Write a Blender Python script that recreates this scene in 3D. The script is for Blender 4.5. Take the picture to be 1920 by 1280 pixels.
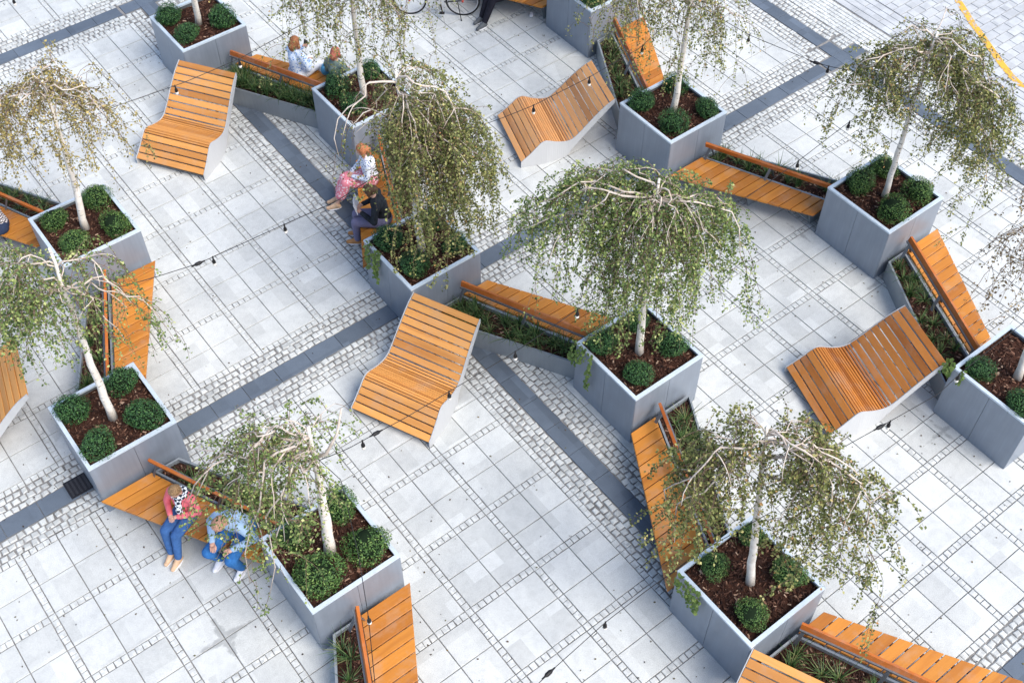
import bpy, bmesh, math, random
import numpy as np
from mathutils import Vector, Matrix

for o in list(bpy.data.objects):
    bpy.data.objects.remove(o, do_unlink=True)
SC = bpy.context.scene
COL = SC.collection
R = math.radians

# ------------------------------------------------------------------ camera
CAM = Vector((-7.18240, -9.19568, 14.50507))
FPX, AZ, EL, ROLL = 2226.1418, R(52.17833), R(51.28874), R(-0.14253)
_f = Vector((math.cos(EL)*math.cos(AZ), math.cos(EL)*math.sin(AZ), -math.sin(EL)))
_r0 = _f.cross(Vector((0, 0, 1))).normalized(); _d0 = _f.cross(_r0)
_r = math.cos(ROLL)*_r0 + math.sin(ROLL)*_d0
_d = -math.sin(ROLL)*_r0 + math.cos(ROLL)*_d0
cd = bpy.data.cameras.new('camera'); co = bpy.data.objects.new('camera', cd); COL.objects.link(co)
m = Matrix.Identity(4)
for i, c in enumerate((_r, -_d, -_f)):
    for j in range(3): m[j][i] = c[j]
m.translation = CAM
co.matrix_world = m
cd.sensor_fit = 'HORIZONTAL'; cd.sensor_width = 36; cd.lens = FPX*36/1920
cd.clip_start = 0.1; cd.clip_end = 2000
SC.camera = co
SC.render.resolution_x, SC.render.resolution_y = 1024, 682

# ------------------------------------------------------------------ light
SUN_EL, SUN_AZ = R(50), R(-72)          # direction towards the sun (world azimuth, ccw from +X)
w = bpy.data.worlds.new('World'); SC.world = w; w.use_nodes = True
nt = w.node_tree; nt.nodes.clear()
out = nt.nodes.new('ShaderNodeOutputWorld'); bg = nt.nodes.new('ShaderNodeBackground')
sky = nt.nodes.new('ShaderNodeTexSky'); sky.sky_type = 'NISHITA'; sky.sun_disc = False
sky.sun_elevation = SUN_EL; sky.sun_rotation = R(90) - SUN_AZ
sky.air_density = 1.0; sky.dust_density = 2.0; sky.ozone_density = 1.0
bg.inputs[1].default_value = 0.10
nt.links.new(sky.outputs[0], bg.inputs[0]); nt.links.new(bg.outputs[0], out.inputs[0])
sd = bpy.data.lights.new('sun', 'SUN'); so = bpy.data.objects.new('sun', sd); COL.objects.link(so)
sd.energy = 1.5; sd.angle = R(38); sd.color = (1.0, 0.935, 0.85)
so.rotation_euler = Vector((math.cos(SUN_EL)*math.cos(SUN_AZ), math.cos(SUN_EL)*math.sin(SUN_AZ), math.sin(SUN_EL))).to_track_quat('Z', 'Y').to_euler()
so.location = (0, 0, 30)
SC.view_settings.view_transform = 'Standard'; SC.view_settings.look = 'None'
SC.view_settings.exposure = 1.42; SC.view_settings.gamma = 1.0
SC.view_settings.use_curve_mapping = False

# ------------------------------------------------------------------ helpers
rng = random.Random(7)
def ray(px, py):
    return _r*((px-960)/FPX) + _d*((py-640)/FPX) + _f
def g(px, py, z=0.0):                    # photo pixel -> point at height z
    d = ray(px, py); return CAM + d*((z-CAM.z)/d.z)
def pj(p):
    q = Vector(p)-CAM; zc = q.dot(_f)
    return 960+FPX*q.dot(_r)/zc, 640+FPX*q.dot(_d)/zc, zc

def link(o, parent=None):
    COL.objects.link(o)
    if parent is not None: o.parent = parent
    return o
def tag(o, label=None, cat=None, group=None, kind=None):
    if label: o['label'] = label
    if cat: o['category'] = cat
    if group: o['group'] = group
    if kind: o['kind'] = kind
    return o
def empty(name, loc=(0, 0, 0), rz=0.0, **k):
    o = bpy.data.objects.new(name, None); o.empty_display_size = .1
    link(o); o.location = loc; o.rotation_euler = (0, 0, rz); tag(o, **k); return o
def mesh(V, F, mat=None, smooth=False, fix=False):
    me = bpy.data.meshes.new('m'); me.from_pydata([tuple(v) for v in V], [], F)
    if fix:
        b = bmesh.new(); b.from_mesh(me); bmesh.ops.recalc_face_normals(b, faces=b.faces); b.to_mesh(me); b.free()
    if smooth: me.shade_smooth()
    if mat: me.materials.append(mat)
    me.update(); return me
def obj(name, me, parent=None, loc=None, rot=None, **k):
    o = bpy.data.objects.new(name, me); link(o, parent)
    if loc is not None: o.location = loc
    if rot is not None: o.rotation_euler = rot
    tag(o, **k); return o

class MB:                                # collects shapes into one mesh
    def __init__(s): s.V = []; s.F = []
    def add(s, V, F):
        n = len(s.V); s.V += [tuple(v) for v in V]; s.F += [tuple(i+n for i in f) for f in F]; return s
    def prism(s, poly, z0, z1):          # poly: list of (x,y)
        n = len(poly)
        V = [(x, y, z0) for x, y in poly]+[(x, y, z1) for x, y in poly]
        F = [tuple(range(n-1, -1, -1)), tuple(range(n, 2*n))]+[(i, (i+1) % n, n+(i+1) % n, n+i) for i in range(n)]
        return s.add(V, F)
    def box(s, a, b): return s.prism([(a[0], a[1]), (b[0], a[1]), (b[0], b[1]), (a[0], b[1])], a[2], b[2])
    def bar(s, p, q, w, h, up=(0, 0, 1)):   # rectangular bar
        p, q = Vector(p), Vector(q); t = (q-p).normalized(); sd_ = t.cross(Vector(up))
        if sd_.length < 1e-4: sd_ = t.cross(Vector((1, 0, 0)))
        sd_.normalize(); u = sd_.cross(t)
        V = [b+sd_*(sx*w/2)+u*(sz*h/2) for b in (p, q) for sx, sz in ((-1, -1), (1, -1), (1, 1), (-1, 1))]
        return s.add(V, [(3, 2, 1, 0), (4, 5, 6, 7)]+[(i, (i+1) % 4, 4+(i+1) % 4, 4+i) for i in range(4)])
    def tube(s, pts, rad, n=8, cap=True):
        pts = [Vector(p) for p in pts]
        if not hasattr(rad, '__len__'): rad = [rad]*len(pts)
        V = []; F = []; prev = None
        for i, p in enumerate(pts):
            t = (pts[min(i+1, len(pts)-1)]-pts[max(i-1, 0)])
            t = t.normalized() if t.length > 1e-9 else Vector((0, 0, 1))
            a = prev - t*prev.dot(t) if prev is not None else t.orthogonal()
            if a.length < 1e-6: a = t.orthogonal()
            a.normalize(); prev = a; b = t.cross(a)
            for k in range(n):
                an = 2*math.pi*k/n; V.append(p+(a*math.cos(an)+b*math.sin(an))*rad[i])
        for i in range(len(pts)-1):
            for k in range(n):
                F.append((i*n+k, i*n+(k+1) % n, (i+1)*n+(k+1) % n, (i+1)*n+k))
        if cap:
            F.append(tuple(range(n-1, -1, -1))); F.append(tuple(range((len(pts)-1)*n, len(pts)*n)))
        return s.add(V, F)
    def ball(s, c, r, nu=10, nv=7):
        c = Vector(c); r = Vector((r, r, r)) if not hasattr(r, '__len__') else Vector(r)
        V = [c+Vector((0, 0, r.z))]
        for j in range(1, nv):
            th = math.pi*j/nv
            for i in range(nu):
                ph = 2*math.pi*i/nu
                V.append(c+Vector((r.x*math.sin(th)*math.cos(ph), r.y*math.sin(th)*math.sin(ph), r.z*math.cos(th))))
        V.append(c-Vector((0, 0, r.z))); F = []
        for i in range(nu):
            F.append((0, 1+i, 1+(i+1) % nu)); b = 1+(nv-2)*nu
            F.append((b+(i+1) % nu, b+i, len(V)-1))
        for j in range(nv-2):
            for i in range(nu):
                a = 1+j*nu; F.append((a+i, a+nu+i, a+nu+(i+1) % nu, a+(i+1) % nu))
        return s.add(V, F)
    def mesh(s, mat, smooth=False, fix=False): return mesh(s.V, s.F, mat, smooth, fix)

# ------------------------------------------------------------------ materials
class N:                                 # tiny node builder
    def __init__(s, name, rough=.6, spec=.5, metal=0.0):
        s.m = bpy.data.materials.new(name); s.m.use_nodes = True; s.t = s.m.node_tree
        s.b = s.t.nodes['Principled BSDF']
        s.b.inputs['Roughness'].default_value = rough; s.b.inputs['Metallic'].default_value = metal
        s.b.inputs['Specular IOR Level'].default_value = spec
    def n(s, typ, **kw):
        x = s.t.nodes.new('ShaderNode'+typ)
        for k, v in kw.items():
            if k in x.inputs.keys(): x.inputs[k].default_value = v
            else: setattr(x, k, v)
        return x
    def l(s, a, b): s.t.links.new(a, b)
    def pos(s): return s.n('NewGeometry').outputs['Position']
    def objc(s): return s.n('TexCoord').outputs['Object']
    def noise(s, vec, scale, detail=4, rough=.6):
        x = s.n('TexNoise'); x.inputs['Scale'].default_value = scale; x.inputs['Detail'].default_value = detail
        x.inputs['Roughness'].default_value = rough; s.l(vec, x.inputs['Vector']); return x.outputs['Fac']
    def ramp(s, fac, stops):
        x = s.n('ValToRGB'); e = x.color_ramp.elements
        while len(e) > 1: e.remove(e[-1])
        for i, (p, c) in enumerate(stops):
            if i == 0: e[0].position = p
            else: e.new(p)
            e[i].color = (c[0], c[1], c[2], 1) if hasattr(c, '__len__') else (c, c, c, 1)
        s.l(fac, x.inputs[0]); return x.outputs[0]
    def mix(s, fac, a, b, mode='MIX'):
        x = s.n('Mix', data_type='RGBA', blend_type=mode)
        for sock, v in ((x.inputs[0], fac), (x.inputs[6], a), (x.inputs[7], b)):
            if hasattr(v, 'is_output'): s.l(v, sock)
            elif hasattr(v, '__len__'): sock.default_value = (v[0], v[1], v[2], 1)
            else: sock.default_value = v
        return x.outputs[2]
    def math(s, op, a, b=None, c=None):
        x = s.n('Math', operation=op)
        for i, v in enumerate((a, b, c)):
            if v is None: continue
            if hasattr(v, 'is_output'): s.l(v, x.inputs[i])
            else: x.inputs[i].default_value = v
        return x.outputs[0]
    def white(s, vec, cell):             # random value for each square cell
        v = s.n('VectorMath', operation='SCALE'); s.l(vec, v.inputs[0]); v.inputs['Scale'].default_value = 1/cell
        fl = s.n('VectorMath', operation='FLOOR'); s.l(v.outputs[0], fl.inputs[0])
        z = s.n('VectorMath', operation='MULTIPLY'); s.l(fl.outputs[0], z.inputs[0]); z.inputs[1].default_value = (1, 1, 0)
        x = s.n('TexWhiteNoise', noise_dimensions='3D'); s.l(z.outputs[0], x.inputs['Vector']); return x.outputs['Value']
    def col(s, c):
        if hasattr(c, 'is_output'): s.l(c, s.b.inputs['Base Color'])
        else: s.b.inputs['Base Color'].default_value = (*c, 1)
        return s
    def bump(s, h, strength=.3, dist=.005):
        x = s.n('Bump'); x.inputs['Strength'].default_value = strength; x.inputs['Distance'].default_value = dist
        s.l(h, x.inputs['Height']); s.l(x.outputs[0], s.b.inputs['Normal']); return s
    def rough(s, fac, a, b):
        x = s.n('MapRange'); s.l(fac, x.inputs[0]); x.inputs[3].default_value = a; x.inputs[4].default_value = b
        s.l(x.outputs[0], s.b.inputs['Roughness'])
    def island(s): return s.n('NewGeometry').outputs['Random Per Island']
    def orand(s): return s.n('ObjectInfo').outputs['Random']

def stone_mat(name, base, cell, var=.12, gum=True, stain=True, spk=.25):
    a = N(name, rough=.7, spec=.35); p = a.pos()
    sp = a.noise(p, 95, 4, .85); big = a.noise(p, 1.1, 4); mid = a.noise(p, 9, 4)
    tone = a.white(p, cell)
    c = a.mix(spk, base, a.ramp(sp, [(.3, [x*.35 for x in base]), (.5, base), (.72, [min(1, x*1.45) for x in base])]))
    k = a.ramp(tone, [(0, 1-var), (1, 1+var*.45)])
    c = a.mix(1, c, k, 'MULTIPLY')
    c = a.mix(1, c, a.ramp(big, [(.3, (.84, .85, .87)), (.6, (1, 1, 1))]), 'MULTIPLY')
    c = a.mix(1, c, a.ramp(mid, [(.3, .90), (.55, 1)]), 'MULTIPLY')
    if gum:                               # chewing gum and dirt spots
        v = a.n('TexVoronoi', feature='F1'); v.inputs['Scale'].default_value = 4.0; v.inputs['Randomness'].default_value = 1; a.l(p, v.inputs['Vector'])
        s_ = a.n('SeparateColor'); a.l(v.outputs['Color'], s_.inputs[0])
        rad = a.math('MULTIPLY', a.math('POWER', s_.outputs[0], 2.6), .062)
        spot = a.math('LESS_THAN', v.outputs['Distance'], rad)
        c = a.mix(a.math('MULTIPLY', spot, .72), c, (.10, .10, .11))
    if stain:                             # damp runs that follow the joints beside some planters
        sx = a.n('SeparateXYZ'); a.l(p, sx.inputs[0]); tot = None
        wob = a.math('MULTIPLY', a.math('SUBTRACT', a.noise(p, 11, 3), .5), .16)
        for cx, cy, rr, ww in STAINS:
            dx = a.math('ABSOLUTE', a.math('SUBTRACT', sx.outputs[0], cx)); dy = a.math('ABSOLUTE', a.math('SUBTRACT', sx.outputs[1], cy))
            r_ = a.math('ADD', a.math('MAXIMUM', dx, dy), 0)
            wid = a.math('MULTIPLY', a.math('SUBTRACT', 1.0, a.math('DIVIDE', r_, rr)), ww)
            d_ = a.math('ADD', a.math('MINIMUM', dx, dy), wob)
            mk = a.math('MINIMUM', a.math('MAXIMUM', a.math('MULTIPLY', a.math('SUBTRACT', wid, d_), 30.0), 0.0), 1.0)
            tot = mk if tot is None else a.math('MAXIMUM', tot, mk)
        c = a.mix(a.math('MULTIPLY', tot, .55), c, (.20, .21, .21))
    a.col(c); a.bump(sp, .25, .003); a.rough(mid, .6, .85); return a.m
def _st(px, py, r_, w_): p = g(px, py); return (p.x, p.y, r_, w_)
STAINS = [_st(421, 1196, .5, .10), _st(1660, 520, .55, .09), _st(1768, 808, .5, .05), _st(1500, 438, .3, .05)]
SLABC = (.58, .60, .585)
M = {}
M['slab'] = stone_mat('slab_granite', SLABC, .5, .13, spk=.6)
M['sett'] = stone_mat('sett_granite', (.585, .605, .59), .1, .16, gum=False, stain=False, spk=.4)
M['cobble'] = stone_mat('cobble_granite', (.55, .57, .555), .1, .24, gum=False, stain=False, spk=.45)
M['dark'] = stone_mat('dark_granite', (.115, .145, .185), .52, .22, gum=True, stain=False, spk=.35)
M['paver'] = stone_mat('paver_concrete', (.50, .52, .53), .2, .16, gum=True, stain=False)
a = N('joint_sand', .95); p = a.pos(); a.col(a.ramp(a.noise(p, 5, 5), [(.3, (.11, .108, .104)), (.7, (.29, .285, .275))])); M['joint'] = a.m
a = N('ground_concrete', .9); p = a.pos(); a.col(a.ramp(a.noise(p, .6, 6), [(.3, (.30, .31, .32)), (.7, (.40, .41, .42))])); M['ground'] = a.m

def metal_mat(name, base, rough, metal=.0, var=.12):
    a = N(name, rough, .5, metal); p = a.objc()
    st = a.n('VectorMath', operation='MULTIPLY'); a.l(p, st.inputs[0]); st.inputs[1].default_value = (7, 7, .5)
    n1 = a.noise(st.outputs[0], 3, 5); n2 = a.noise(p, 2.2, 3)
    c = a.mix(1, base, a.ramp(n1, [(.25, 1-var), (.75, 1+var*.4)]), 'MULTIPLY')
    c = a.mix(1, c, a.ramp(n2, [(.3, 1-var), (.7, 1)]), 'MULTIPLY')
    a.col(c); a.rough(n1, rough-.06, rough+.1); return a.m
M['planter'] = metal_mat('planter_metal', (.255, .295, .355), .38, .25)
M['rim'] = metal_mat('planter_rim_skylit_metal', (.58, .67, .75), .42, .1)  # same metal as the sides; sky light on the top is painted in as paler blue
M['trough'] = metal_mat('trough_metal', (.27, .30, .325), .42, .25)
M['panel'] = metal_mat('lounger_panel_paint', (.52, .53, .54), .45, .1, .05)
M['steel'] = metal_mat('bracket_steel', (.22, .23, .25), .4, .6)
M['liner'] = metal_mat('planter_liner', (.10, .11, .12), .7)

def wood_mat(name, c0, c1, axis, rough=.45, fade=None):
    a = N(name, rough, .4); p = a.objc()
    st = a.n('VectorMath', operation='MULTIPLY'); a.l(p, st.inputs[0])
    st.inputs[1].default_value = (1.2, 14, 14) if axis == 'x' else (14, 1.2, 14)
    off = a.n('VectorMath', operation='ADD'); a.l(st.outputs[0], off.inputs[0])
    cv = a.n('CombineXYZ'); a.l(a.math('MULTIPLY', a.orand(), 37), cv.inputs[0]); a.l(a.math('MULTIPLY', a.orand(), 71), cv.inputs[1]); a.l(cv.outputs[0], off.inputs[1])
    gr = a.noise(off.outputs[0], 2.2, 6, .65); kn = a.noise(off.outputs[0], .45, 2)
    c = a.mix(gr, c0, c1)
    c = a.mix(1, c, a.ramp(a.orand(), [(0, (.70, .62, .56)), (.3, (.92, .88, .84)), (.6, (1, 1, 1)), (1, (1.15, 1.13, 1.10))]), 'MULTIPLY')
    c = a.mix(1, c, a.ramp(kn, [(.25, (.78, .70, .62)), (.5, (1, 1, 1))]), 'MULTIPLY')
    wp = a.pos(); ws = a.noise(wp, 3.1, 5, .7); wf = a.noise(wp, 26, 4, .7)   # weathering: greyed worn patches and small stains
    c = a.mix(a.math('MULTIPLY', a.ramp(ws, [(.50, 0.), (.72, 1.)]), .32), c, (.42, .33, .26))
    c = a.mix(a.math('MULTIPLY', a.ramp(wf, [(.66, 0.), (.74, 1.)]), .45), c, (.10, .05, .025))
    a.col(c); a.bump(gr, .3, .002); a.rough(gr, rough, rough+.22); return a.m
M['wood_lounger'] = wood_mat('lounger_wood', (.70, .35, .105), (.56, .245, .058), 'y')
M['wood_pale'] = wood_mat('lounger_wood_pale', (.74, .385, .155), (.62, .285, .095), 'y')
M['wood_deep'] = wood_mat('lounger_wood_deep', (.56, .225, .046), (.43, .14, .022), 'y')
M['wood_bench'] = wood_mat('bench_wood', (.58, .24, .036), (.44, .16, .02), 'x')
M['wood_rail'] = wood_mat('rail_wood', (.50, .15, .022), (.38, .10, .014), 'y')

def plain(name, c, rough=.7, spec=.3, var=.15, scale=30):
    a = N(name, rough, spec); n = a.noise(a.objc(), scale, 4)
    a.col(a.mix(1, c, a.ramp(n, [(.3, 1-var), (.7, 1+var)]), 'MULTIPLY')); return a.m
a = N('bark_mulch', .9, .2); a.col(a.ramp(a.island(), [(0, (.020, .011, .009)), (.5, (.052, .024, .017)), (.82, (.095, .045, .03)), (.94, (.22, .12, .08)), (1, (.46, .33, .24))])); M['mulch'] = a.m
a = N('soil', .95, .1); a.col(a.ramp(a.noise(a.objc(), 24, 5), [(.3, (.018, .010, .008)), (.7, (.06, .026, .017))])); M['soil'] = a.m

def leaf_mat(name, stops, trans=.38):
    a = N(name, .5, .3); c = a.ramp(a.island(), stops); a.col(c)
    tr = a.n('BsdfTranslucent'); a.l(c, tr.inputs[0]); mx = a.n('MixShader'); mx.inputs[0].default_value = trans
    o_ = a.t.nodes['Material Output']; a.l(a.b.outputs[0], mx.inputs[1]); a.l(tr.outputs[0], mx.inputs[2]); a.l(mx.outputs[0], o_.inputs[0]); return a.m
M['leaf_green'] = leaf_mat('birch_leaf_green', [(0, (0.053, 0.094, 0.032)), (.3, (0.128, 0.196, 0.061)), (.65, (0.224, 0.312, 0.094)), (.88, (0.404, 0.468, 0.157)), (1, (0.628, 0.655, 0.286))])
M['leaf_olive'] = leaf_mat('birch_leaf_olive', [(0, (0.057, 0.074, 0.030)), (.3, (0.143, 0.172, 0.058)), (.65, (0.257, 0.288, 0.096)), (.88, (0.415, 0.406, 0.150)), (.97, (0.572, 0.530, 0.232)), (1, (0.543, 0.281, 0.109))])
M['leaf_yellow'] = leaf_mat('birch_leaf_yellow', [(0, (0.090, 0.093, 0.037)), (.4, (0.284, 0.254, 0.094)), (.8, (0.478, 0.389, 0.129)), (1, (0.688, 0.538, 0.215))])
M['leaf_brown'] = leaf_mat('birch_leaf_brown', [(0, (.08, .06, .04)), (.5, (.22, .16, .085)), (.85, (.30, .25, .11)), (1, (.46, .34, .18))])
M['box'] = leaf_mat('boxwood_leaf', [(0, (0.016, 0.044, 0.022)), (.5, (0.040, 0.113, 0.040)), (.85, (0.074, 0.187, 0.054)), (1, (0.150, 0.300, 0.090))], .15)
M['box2'] = leaf_mat('boxwood_leaf_light', [(0, (0.022, 0.052, 0.019)), (.5, (0.067, 0.150, 0.040)), (.85, (0.127, 0.233, 0.058)), (1, (0.270, 0.390, 0.113))], .15)
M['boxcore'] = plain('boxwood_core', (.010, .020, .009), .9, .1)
M['grass'] = leaf_mat('sedge_blade', [(0, (.02, .05, .018)), (.5, (.06, .125, .035)), (.85, (.12, .20, .06)), (1, (.25, .25, .11))], .25)
M['sprout'] = leaf_mat('weed_leaf', [(0, (.10, .17, .04)), (1, (.22, .30, .08))], .25)
a = N('birch_bark', .75, .25); p = a.objc()
st = a.n('VectorMath', operation='MULTIPLY'); a.l(p, st.inputs[0]); st.inputs[1].default_value = (6, 6, 34)
n1 = a.noise(st.outputs[0], 1.0, 3, .7); n2 = a.noise(p, 7, 4); n3 = a.noise(p, 16, 3)
c = a.ramp(n2, [(.3, (.60, .54, .47)), (.6, (.76, .72, .66))])
c = a.mix(a.ramp(n1, [(.62, 0.), (.66, 1.)]), c, (.06, .045, .04)); c = a.mix(a.ramp(n3, [(.68, 0.), (.72, 1.)]), c, (.10, .075, .06))
a.col(c); a.bump(n1, .4, .006); M['bark'] = a.m
a = N('birch_limb_bark', .75, .25); p = a.objc(); a.col(a.ramp(a.noise(p, 9, 4), [(.3, (.40, .32, .26)), (.6, (.62, .55, .48))])); M['limb'] = a.m
M['twig'] = plain('birch_twig', (.16, .105, .075), .8)
M['black'] = plain('black_rubber', (.012, .012, .013), .5)
a = N('bulb_glass', .15, .6); a.col((.75, .72, .66)); M['bulb'] = a.m

# ------------------------------------------------------------------ pavement
P = 1.1
base = obj('pavement', mesh([(-13, -13, -.016), (12.0+4, -13, -.016), (16, 19, -.016), (-13, 19, -.016)], [(0, 1, 2, 3)], M['joint']), kind='structure')
obj('ground', mesh([(-300, -300, -.05), (300, -300, -.05), (300, 300, -.05), (-300, 300, -.05)], [(0, 1, 2, 3)], M['ground']), kind='structure')

def block(w_, d_, ch=.004, dep=.018, jit=None):
    x, y = w_/2, d_/2
    o_ = [(-x, -y), (x, -y), (x, y), (-x, y)]
    if jit: o_ = [(px+rng.uniform(-jit, jit), py+rng.uniform(-jit, jit)) for px, py in o_]
    inn = [(px-math.copysign(ch, px), py-math.copysign(ch, py)) for px, py in o_]
    V = [(px, py, -dep) for px, py in o_]+[(px, py, -ch*.8) for px, py in o_]+[(px, py, 0) for px, py in inn]
    F = [(8, 9, 10, 11)]+[(i, (i+1) % 4, 4+(i+1) % 4, 4+i) for i in range(4)]+[(4+i, 4+(i+1) % 4, 8+(i+1) % 4, 8+i) for i in range(4)]
    return V, F
def vis(x, y, mar=160):
    px, py, z = pj((x, y, 0)); return z > 0 and -mar < px < 1920+mar and -mar < py < 1280+mar
slabs, setts, cobbles, darks, pavers = [], [], [], [], []
HB = [-8, 1, 10]; VB = [-1, 8]            # cells (row / column) that carry a dark band
XM = 9*P - .05                            # east edge of the slab square
def inside(x, y): return vis(x, y, 420) and x < 15.9
for i in range(-11, 9):
    for j in range(-11, 17):
        x0, y0 = i*P, j*P
        if not inside(x0+.55, y0+.55): continue
        hb, vb = j in HB, i in VB
        # setts along the two lattice lines that start at this cell
        if i < 9:
            pv, ph = (i-1) in VB, (j-1) in HB
            for k in range(11):
                if not (hb and k > 0): setts.append((x0, y0+k*.1, .086, .088))
            for k in range(1, 11):
                if not vb: setts.append((x0+k*.1, y0, .088, .086))
        if not hb and not vb:
            for u in (0, 1):
                for v in (0, 1): slabs.append((x0+.3+u*.5, y0+.3+v*.5, .487, .487))
        elif hb and vb:
            darks.append((x0+.55, y0+.55, .30, .30))
            for q in (-1, 1): darks.append((x0+.55+q*.325, y0+.55, .342, .30)); darks.append((x0+.55, y0+.55+q*.325, .30, .342))
            for qx in (.20, .90):
                for qy in (.20, .90):
                    for a_ in range(3):
                        for b_ in range(3): cobbles.append((x0+qx+(a_-1)*.108, y0+qy+(b_-1)*.108))
        else:
            for q in (-1, 1):
                if hb: darks.append((x0+.55+q*.275, y0+.55, .543, .30))
                else: darks.append((x0+.55, y0+.55+q*.275, .30, .543))
            for side in (.2225, .8775):
                for a_ in range(3):
                    n_ = 10
                    for b_ in range(n_):
                        u = (a_-1)*.112; v = .055+(b_+.5)*(1.1/n_)-.0 - .055 + ((a_ % 2)*.05)
                        if hb: cobbles.append((x0+v, y0+side+u))
                        else: cobbles.append((x0+side+u, y0+v))
# east margin: sett field, long strips, running-bond pavers
yy = -9.0
while yy < 12:
    for k in range(7):
        if inside(XM+.06+k*.098, yy): setts.append((XM+.06+k*.098, yy, .088, .092))
    yy += .102
for r_ in range(4):
    yy = -9.0 + (r_ % 2)*.5
    while yy < 12:
        if inside(XM+.82+r_*.165, yy): pavers.append((XM+.82+r_*.165, yy, .153, .985))
        yy += 1.0
row = 0; yy = -9.0
while yy < 12:
    xx = XM+1.41+.18+(row % 2)*.18
    if row % 2 and inside(xx, yy): pavers.append((xx-.27, yy, .167, .19))
    while xx < 15.9:
        if inside(xx, yy): pavers.append((xx, yy, .347, .19))
        xx += .36
    yy += .203; row += 1

def lay(name, items, mat, nsingle, stuff, variants=1, jit=None, ch=.004, rot=.0, dz=.0015):
    inn = [t for t in items if vis(t[0], t[1], 0)]
    inn.sort(key=lambda t: (Vector((t[0], t[1], 0))-CAM).length)
    single = set(id(t) for t in inn[:nsingle]); cache = {}; b = MB()
    for t in items:
        x, y = t[0], t[1]; wd = (t[2], t[3]) if len(t) > 2 else (.096, .098)
        key = wd+(rng.randrange(variants),)
        if key not in cache:
            s_ = (1, 1) if len(t) > 2 else (rng.uniform(.84, 1.04), rng.uniform(.84, 1.04))
            V, F = block(wd[0]*s_[0], wd[1]*s_[1], ch, .018, jit); cache[key] = [V, F, None]
        c_ = cache[key]; z = rng.uniform(-dz, dz); rz = rng.uniform(-rot, rot); cs, sn = math.cos(rz), math.sin(rz)
        tx, ty = rng.uniform(-dz, dz)*1.5, rng.uniform(-dz, dz)*1.5
        if id(t) in single:
            if c_[2] is None: c_[2] = mesh(c_[0], c_[1], mat)
            obj(name, c_[2], base, (x, y, z), (ty*.4, tx*.4, rz))
        else:
            b.add([(x+cs*vx-sn*vy, y+sn*vx+cs*vy, vz+z+tx*vx*.4+ty*vy*.4) for vx, vy, vz in c_[0]], c_[1])
    if b.V: obj(stuff, b.mesh(mat), base, kind='stuff')
lay('slab', slabs, M['slab'], 300, 'slab_field', rot=.004)
lay('sett', setts, M['sett'], 300, 'sett_rows', variants=6, jit=.005, ch=.006, rot=.03, dz=.002)
lay('cobble', cobbles, M['cobble'], 300, 'cobble_rows', variants=16, jit=.010, ch=.012, rot=.10, dz=.004)
lay('dark_band_stone', darks, M['dark'], 300, 'dark_band_stones', rot=.006)
lay('paver', pavers, M['paver'], 300, 'paver_field', rot=.006)
# painted yellow line on the pavers
yl = [g(*p_) for p_ in ((1793, -14), (1797, 3), (1812, 26), (1823, 44), (1839, 65), (1858, 92), (1877, 119), (1896, 143), (1912, 158), (1935, 166), (1960, 168))]
a = N('yellow_road_paint', .8, .2); p = a.pos(); a.col((.72, .40, .06))
mx = a.n('MixShader'); tr = a.n('BsdfTransparent'); a.l(a.ramp(a.noise(p, 6, 5, .8), [(.42, 0.), (.50, 1.)]), mx.inputs[0])
a.l(tr.outputs[0], mx.inputs[1]); a.l(a.b.outputs[0], mx.inputs[2]); a.l(mx.outputs[0], a.t.nodes['Material Output'].inputs[0])
V = []; F = []
for i, q in enumerate(yl):
    t = (yl[min(i+1, len(yl)-1)]-yl[max(i-1, 0)]).normalized(); n_ = Vector((-t.y, t.x, 0))
    V += [q+n_*.07+Vector((0, 0, .006)), q-n_*.07+Vector((0, 0, .006))]
    if i: F.append((2*i-2, 2*i-1, 2*i+1, 2*i))
obj('painted_line', mesh(V, F, a.m, fix=True), base)

# ------------------------------------------------------------------ planters
W, H = 1.30, 1.08
PL = {'P1': (-.54, 8.86), 'P2': (.755, 5.27), 'P3': (-.53, 1.66), 'P4': (.79, -1.93), 'P5': (4.768, 1.69), 'P6': (6.05, 5.29),
      'P7': (6.07, -1.94), 'P8': (4.76, -5.56), 'P9': (-.543, -5.53), 'P10': (-4.478, -1.93), 'P11': (-5.75, 1.66), 'P12': (-4.471, 5.28)}
PDESC = {'P1': 'behind the sitter in blue floral blouse',
 'P2': 'between floral blouse and pink skirt sitters',
 'P3': 'on the crossing of two dark bands',
 'P4': 'between two benches nobody sits on',
 'P5': 'standing on a dark band, facing two bulbs',
 'P6': 'beside the bicycle',
 'P7': 'nearest the yellow painted line',
 'P8': 'at the head of the dark orange lounger',
 'P9': 'under the birch with white spreading limbs',
 'P10': 'beside the sitter in light blue top',
 'P11': 'beside the pink hoodie sitter',
 'P12': 'beside the checked shirt sitter'}
def panel_mesh():
    b = MB(); e = .003
    b.add([(-.320, -.010, 0), (.320, -.010, 0), (.320, .004, 0), (-.320, .004, 0), (-.320, -.010, 1.048), (.320, -.010, 1.048), (.320, .004, 1.048), (-.320, .004, 1.048)],
          [(0, 3, 2, 1), (4, 5, 6, 7), (0, 1, 5, 4), (1, 2, 6, 5), (2, 3, 7, 6), (3, 0, 4, 7)])
    return b.mesh(M['planter'])
def ring(o, i, z0, z1):
    V = []
    for r_ in (o, i):
        for z in (z0, z1): V += [(-r_, -r_, z), (r_, -r_, z), (r_, r_, z), (-r_, r_, z)]
    F = []
    for k in range(4):
        n_ = (k+1) % 4
        F += [(k, n_, 4+n_, 4+k), (8+n_, 8+k, 12+k, 12+n_), (4+k, 4+n_, 12+n_, 12+k), (n_, k, 8+k, 8+n_)]
    return V, F
PANEL = panel_mesh()
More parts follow.
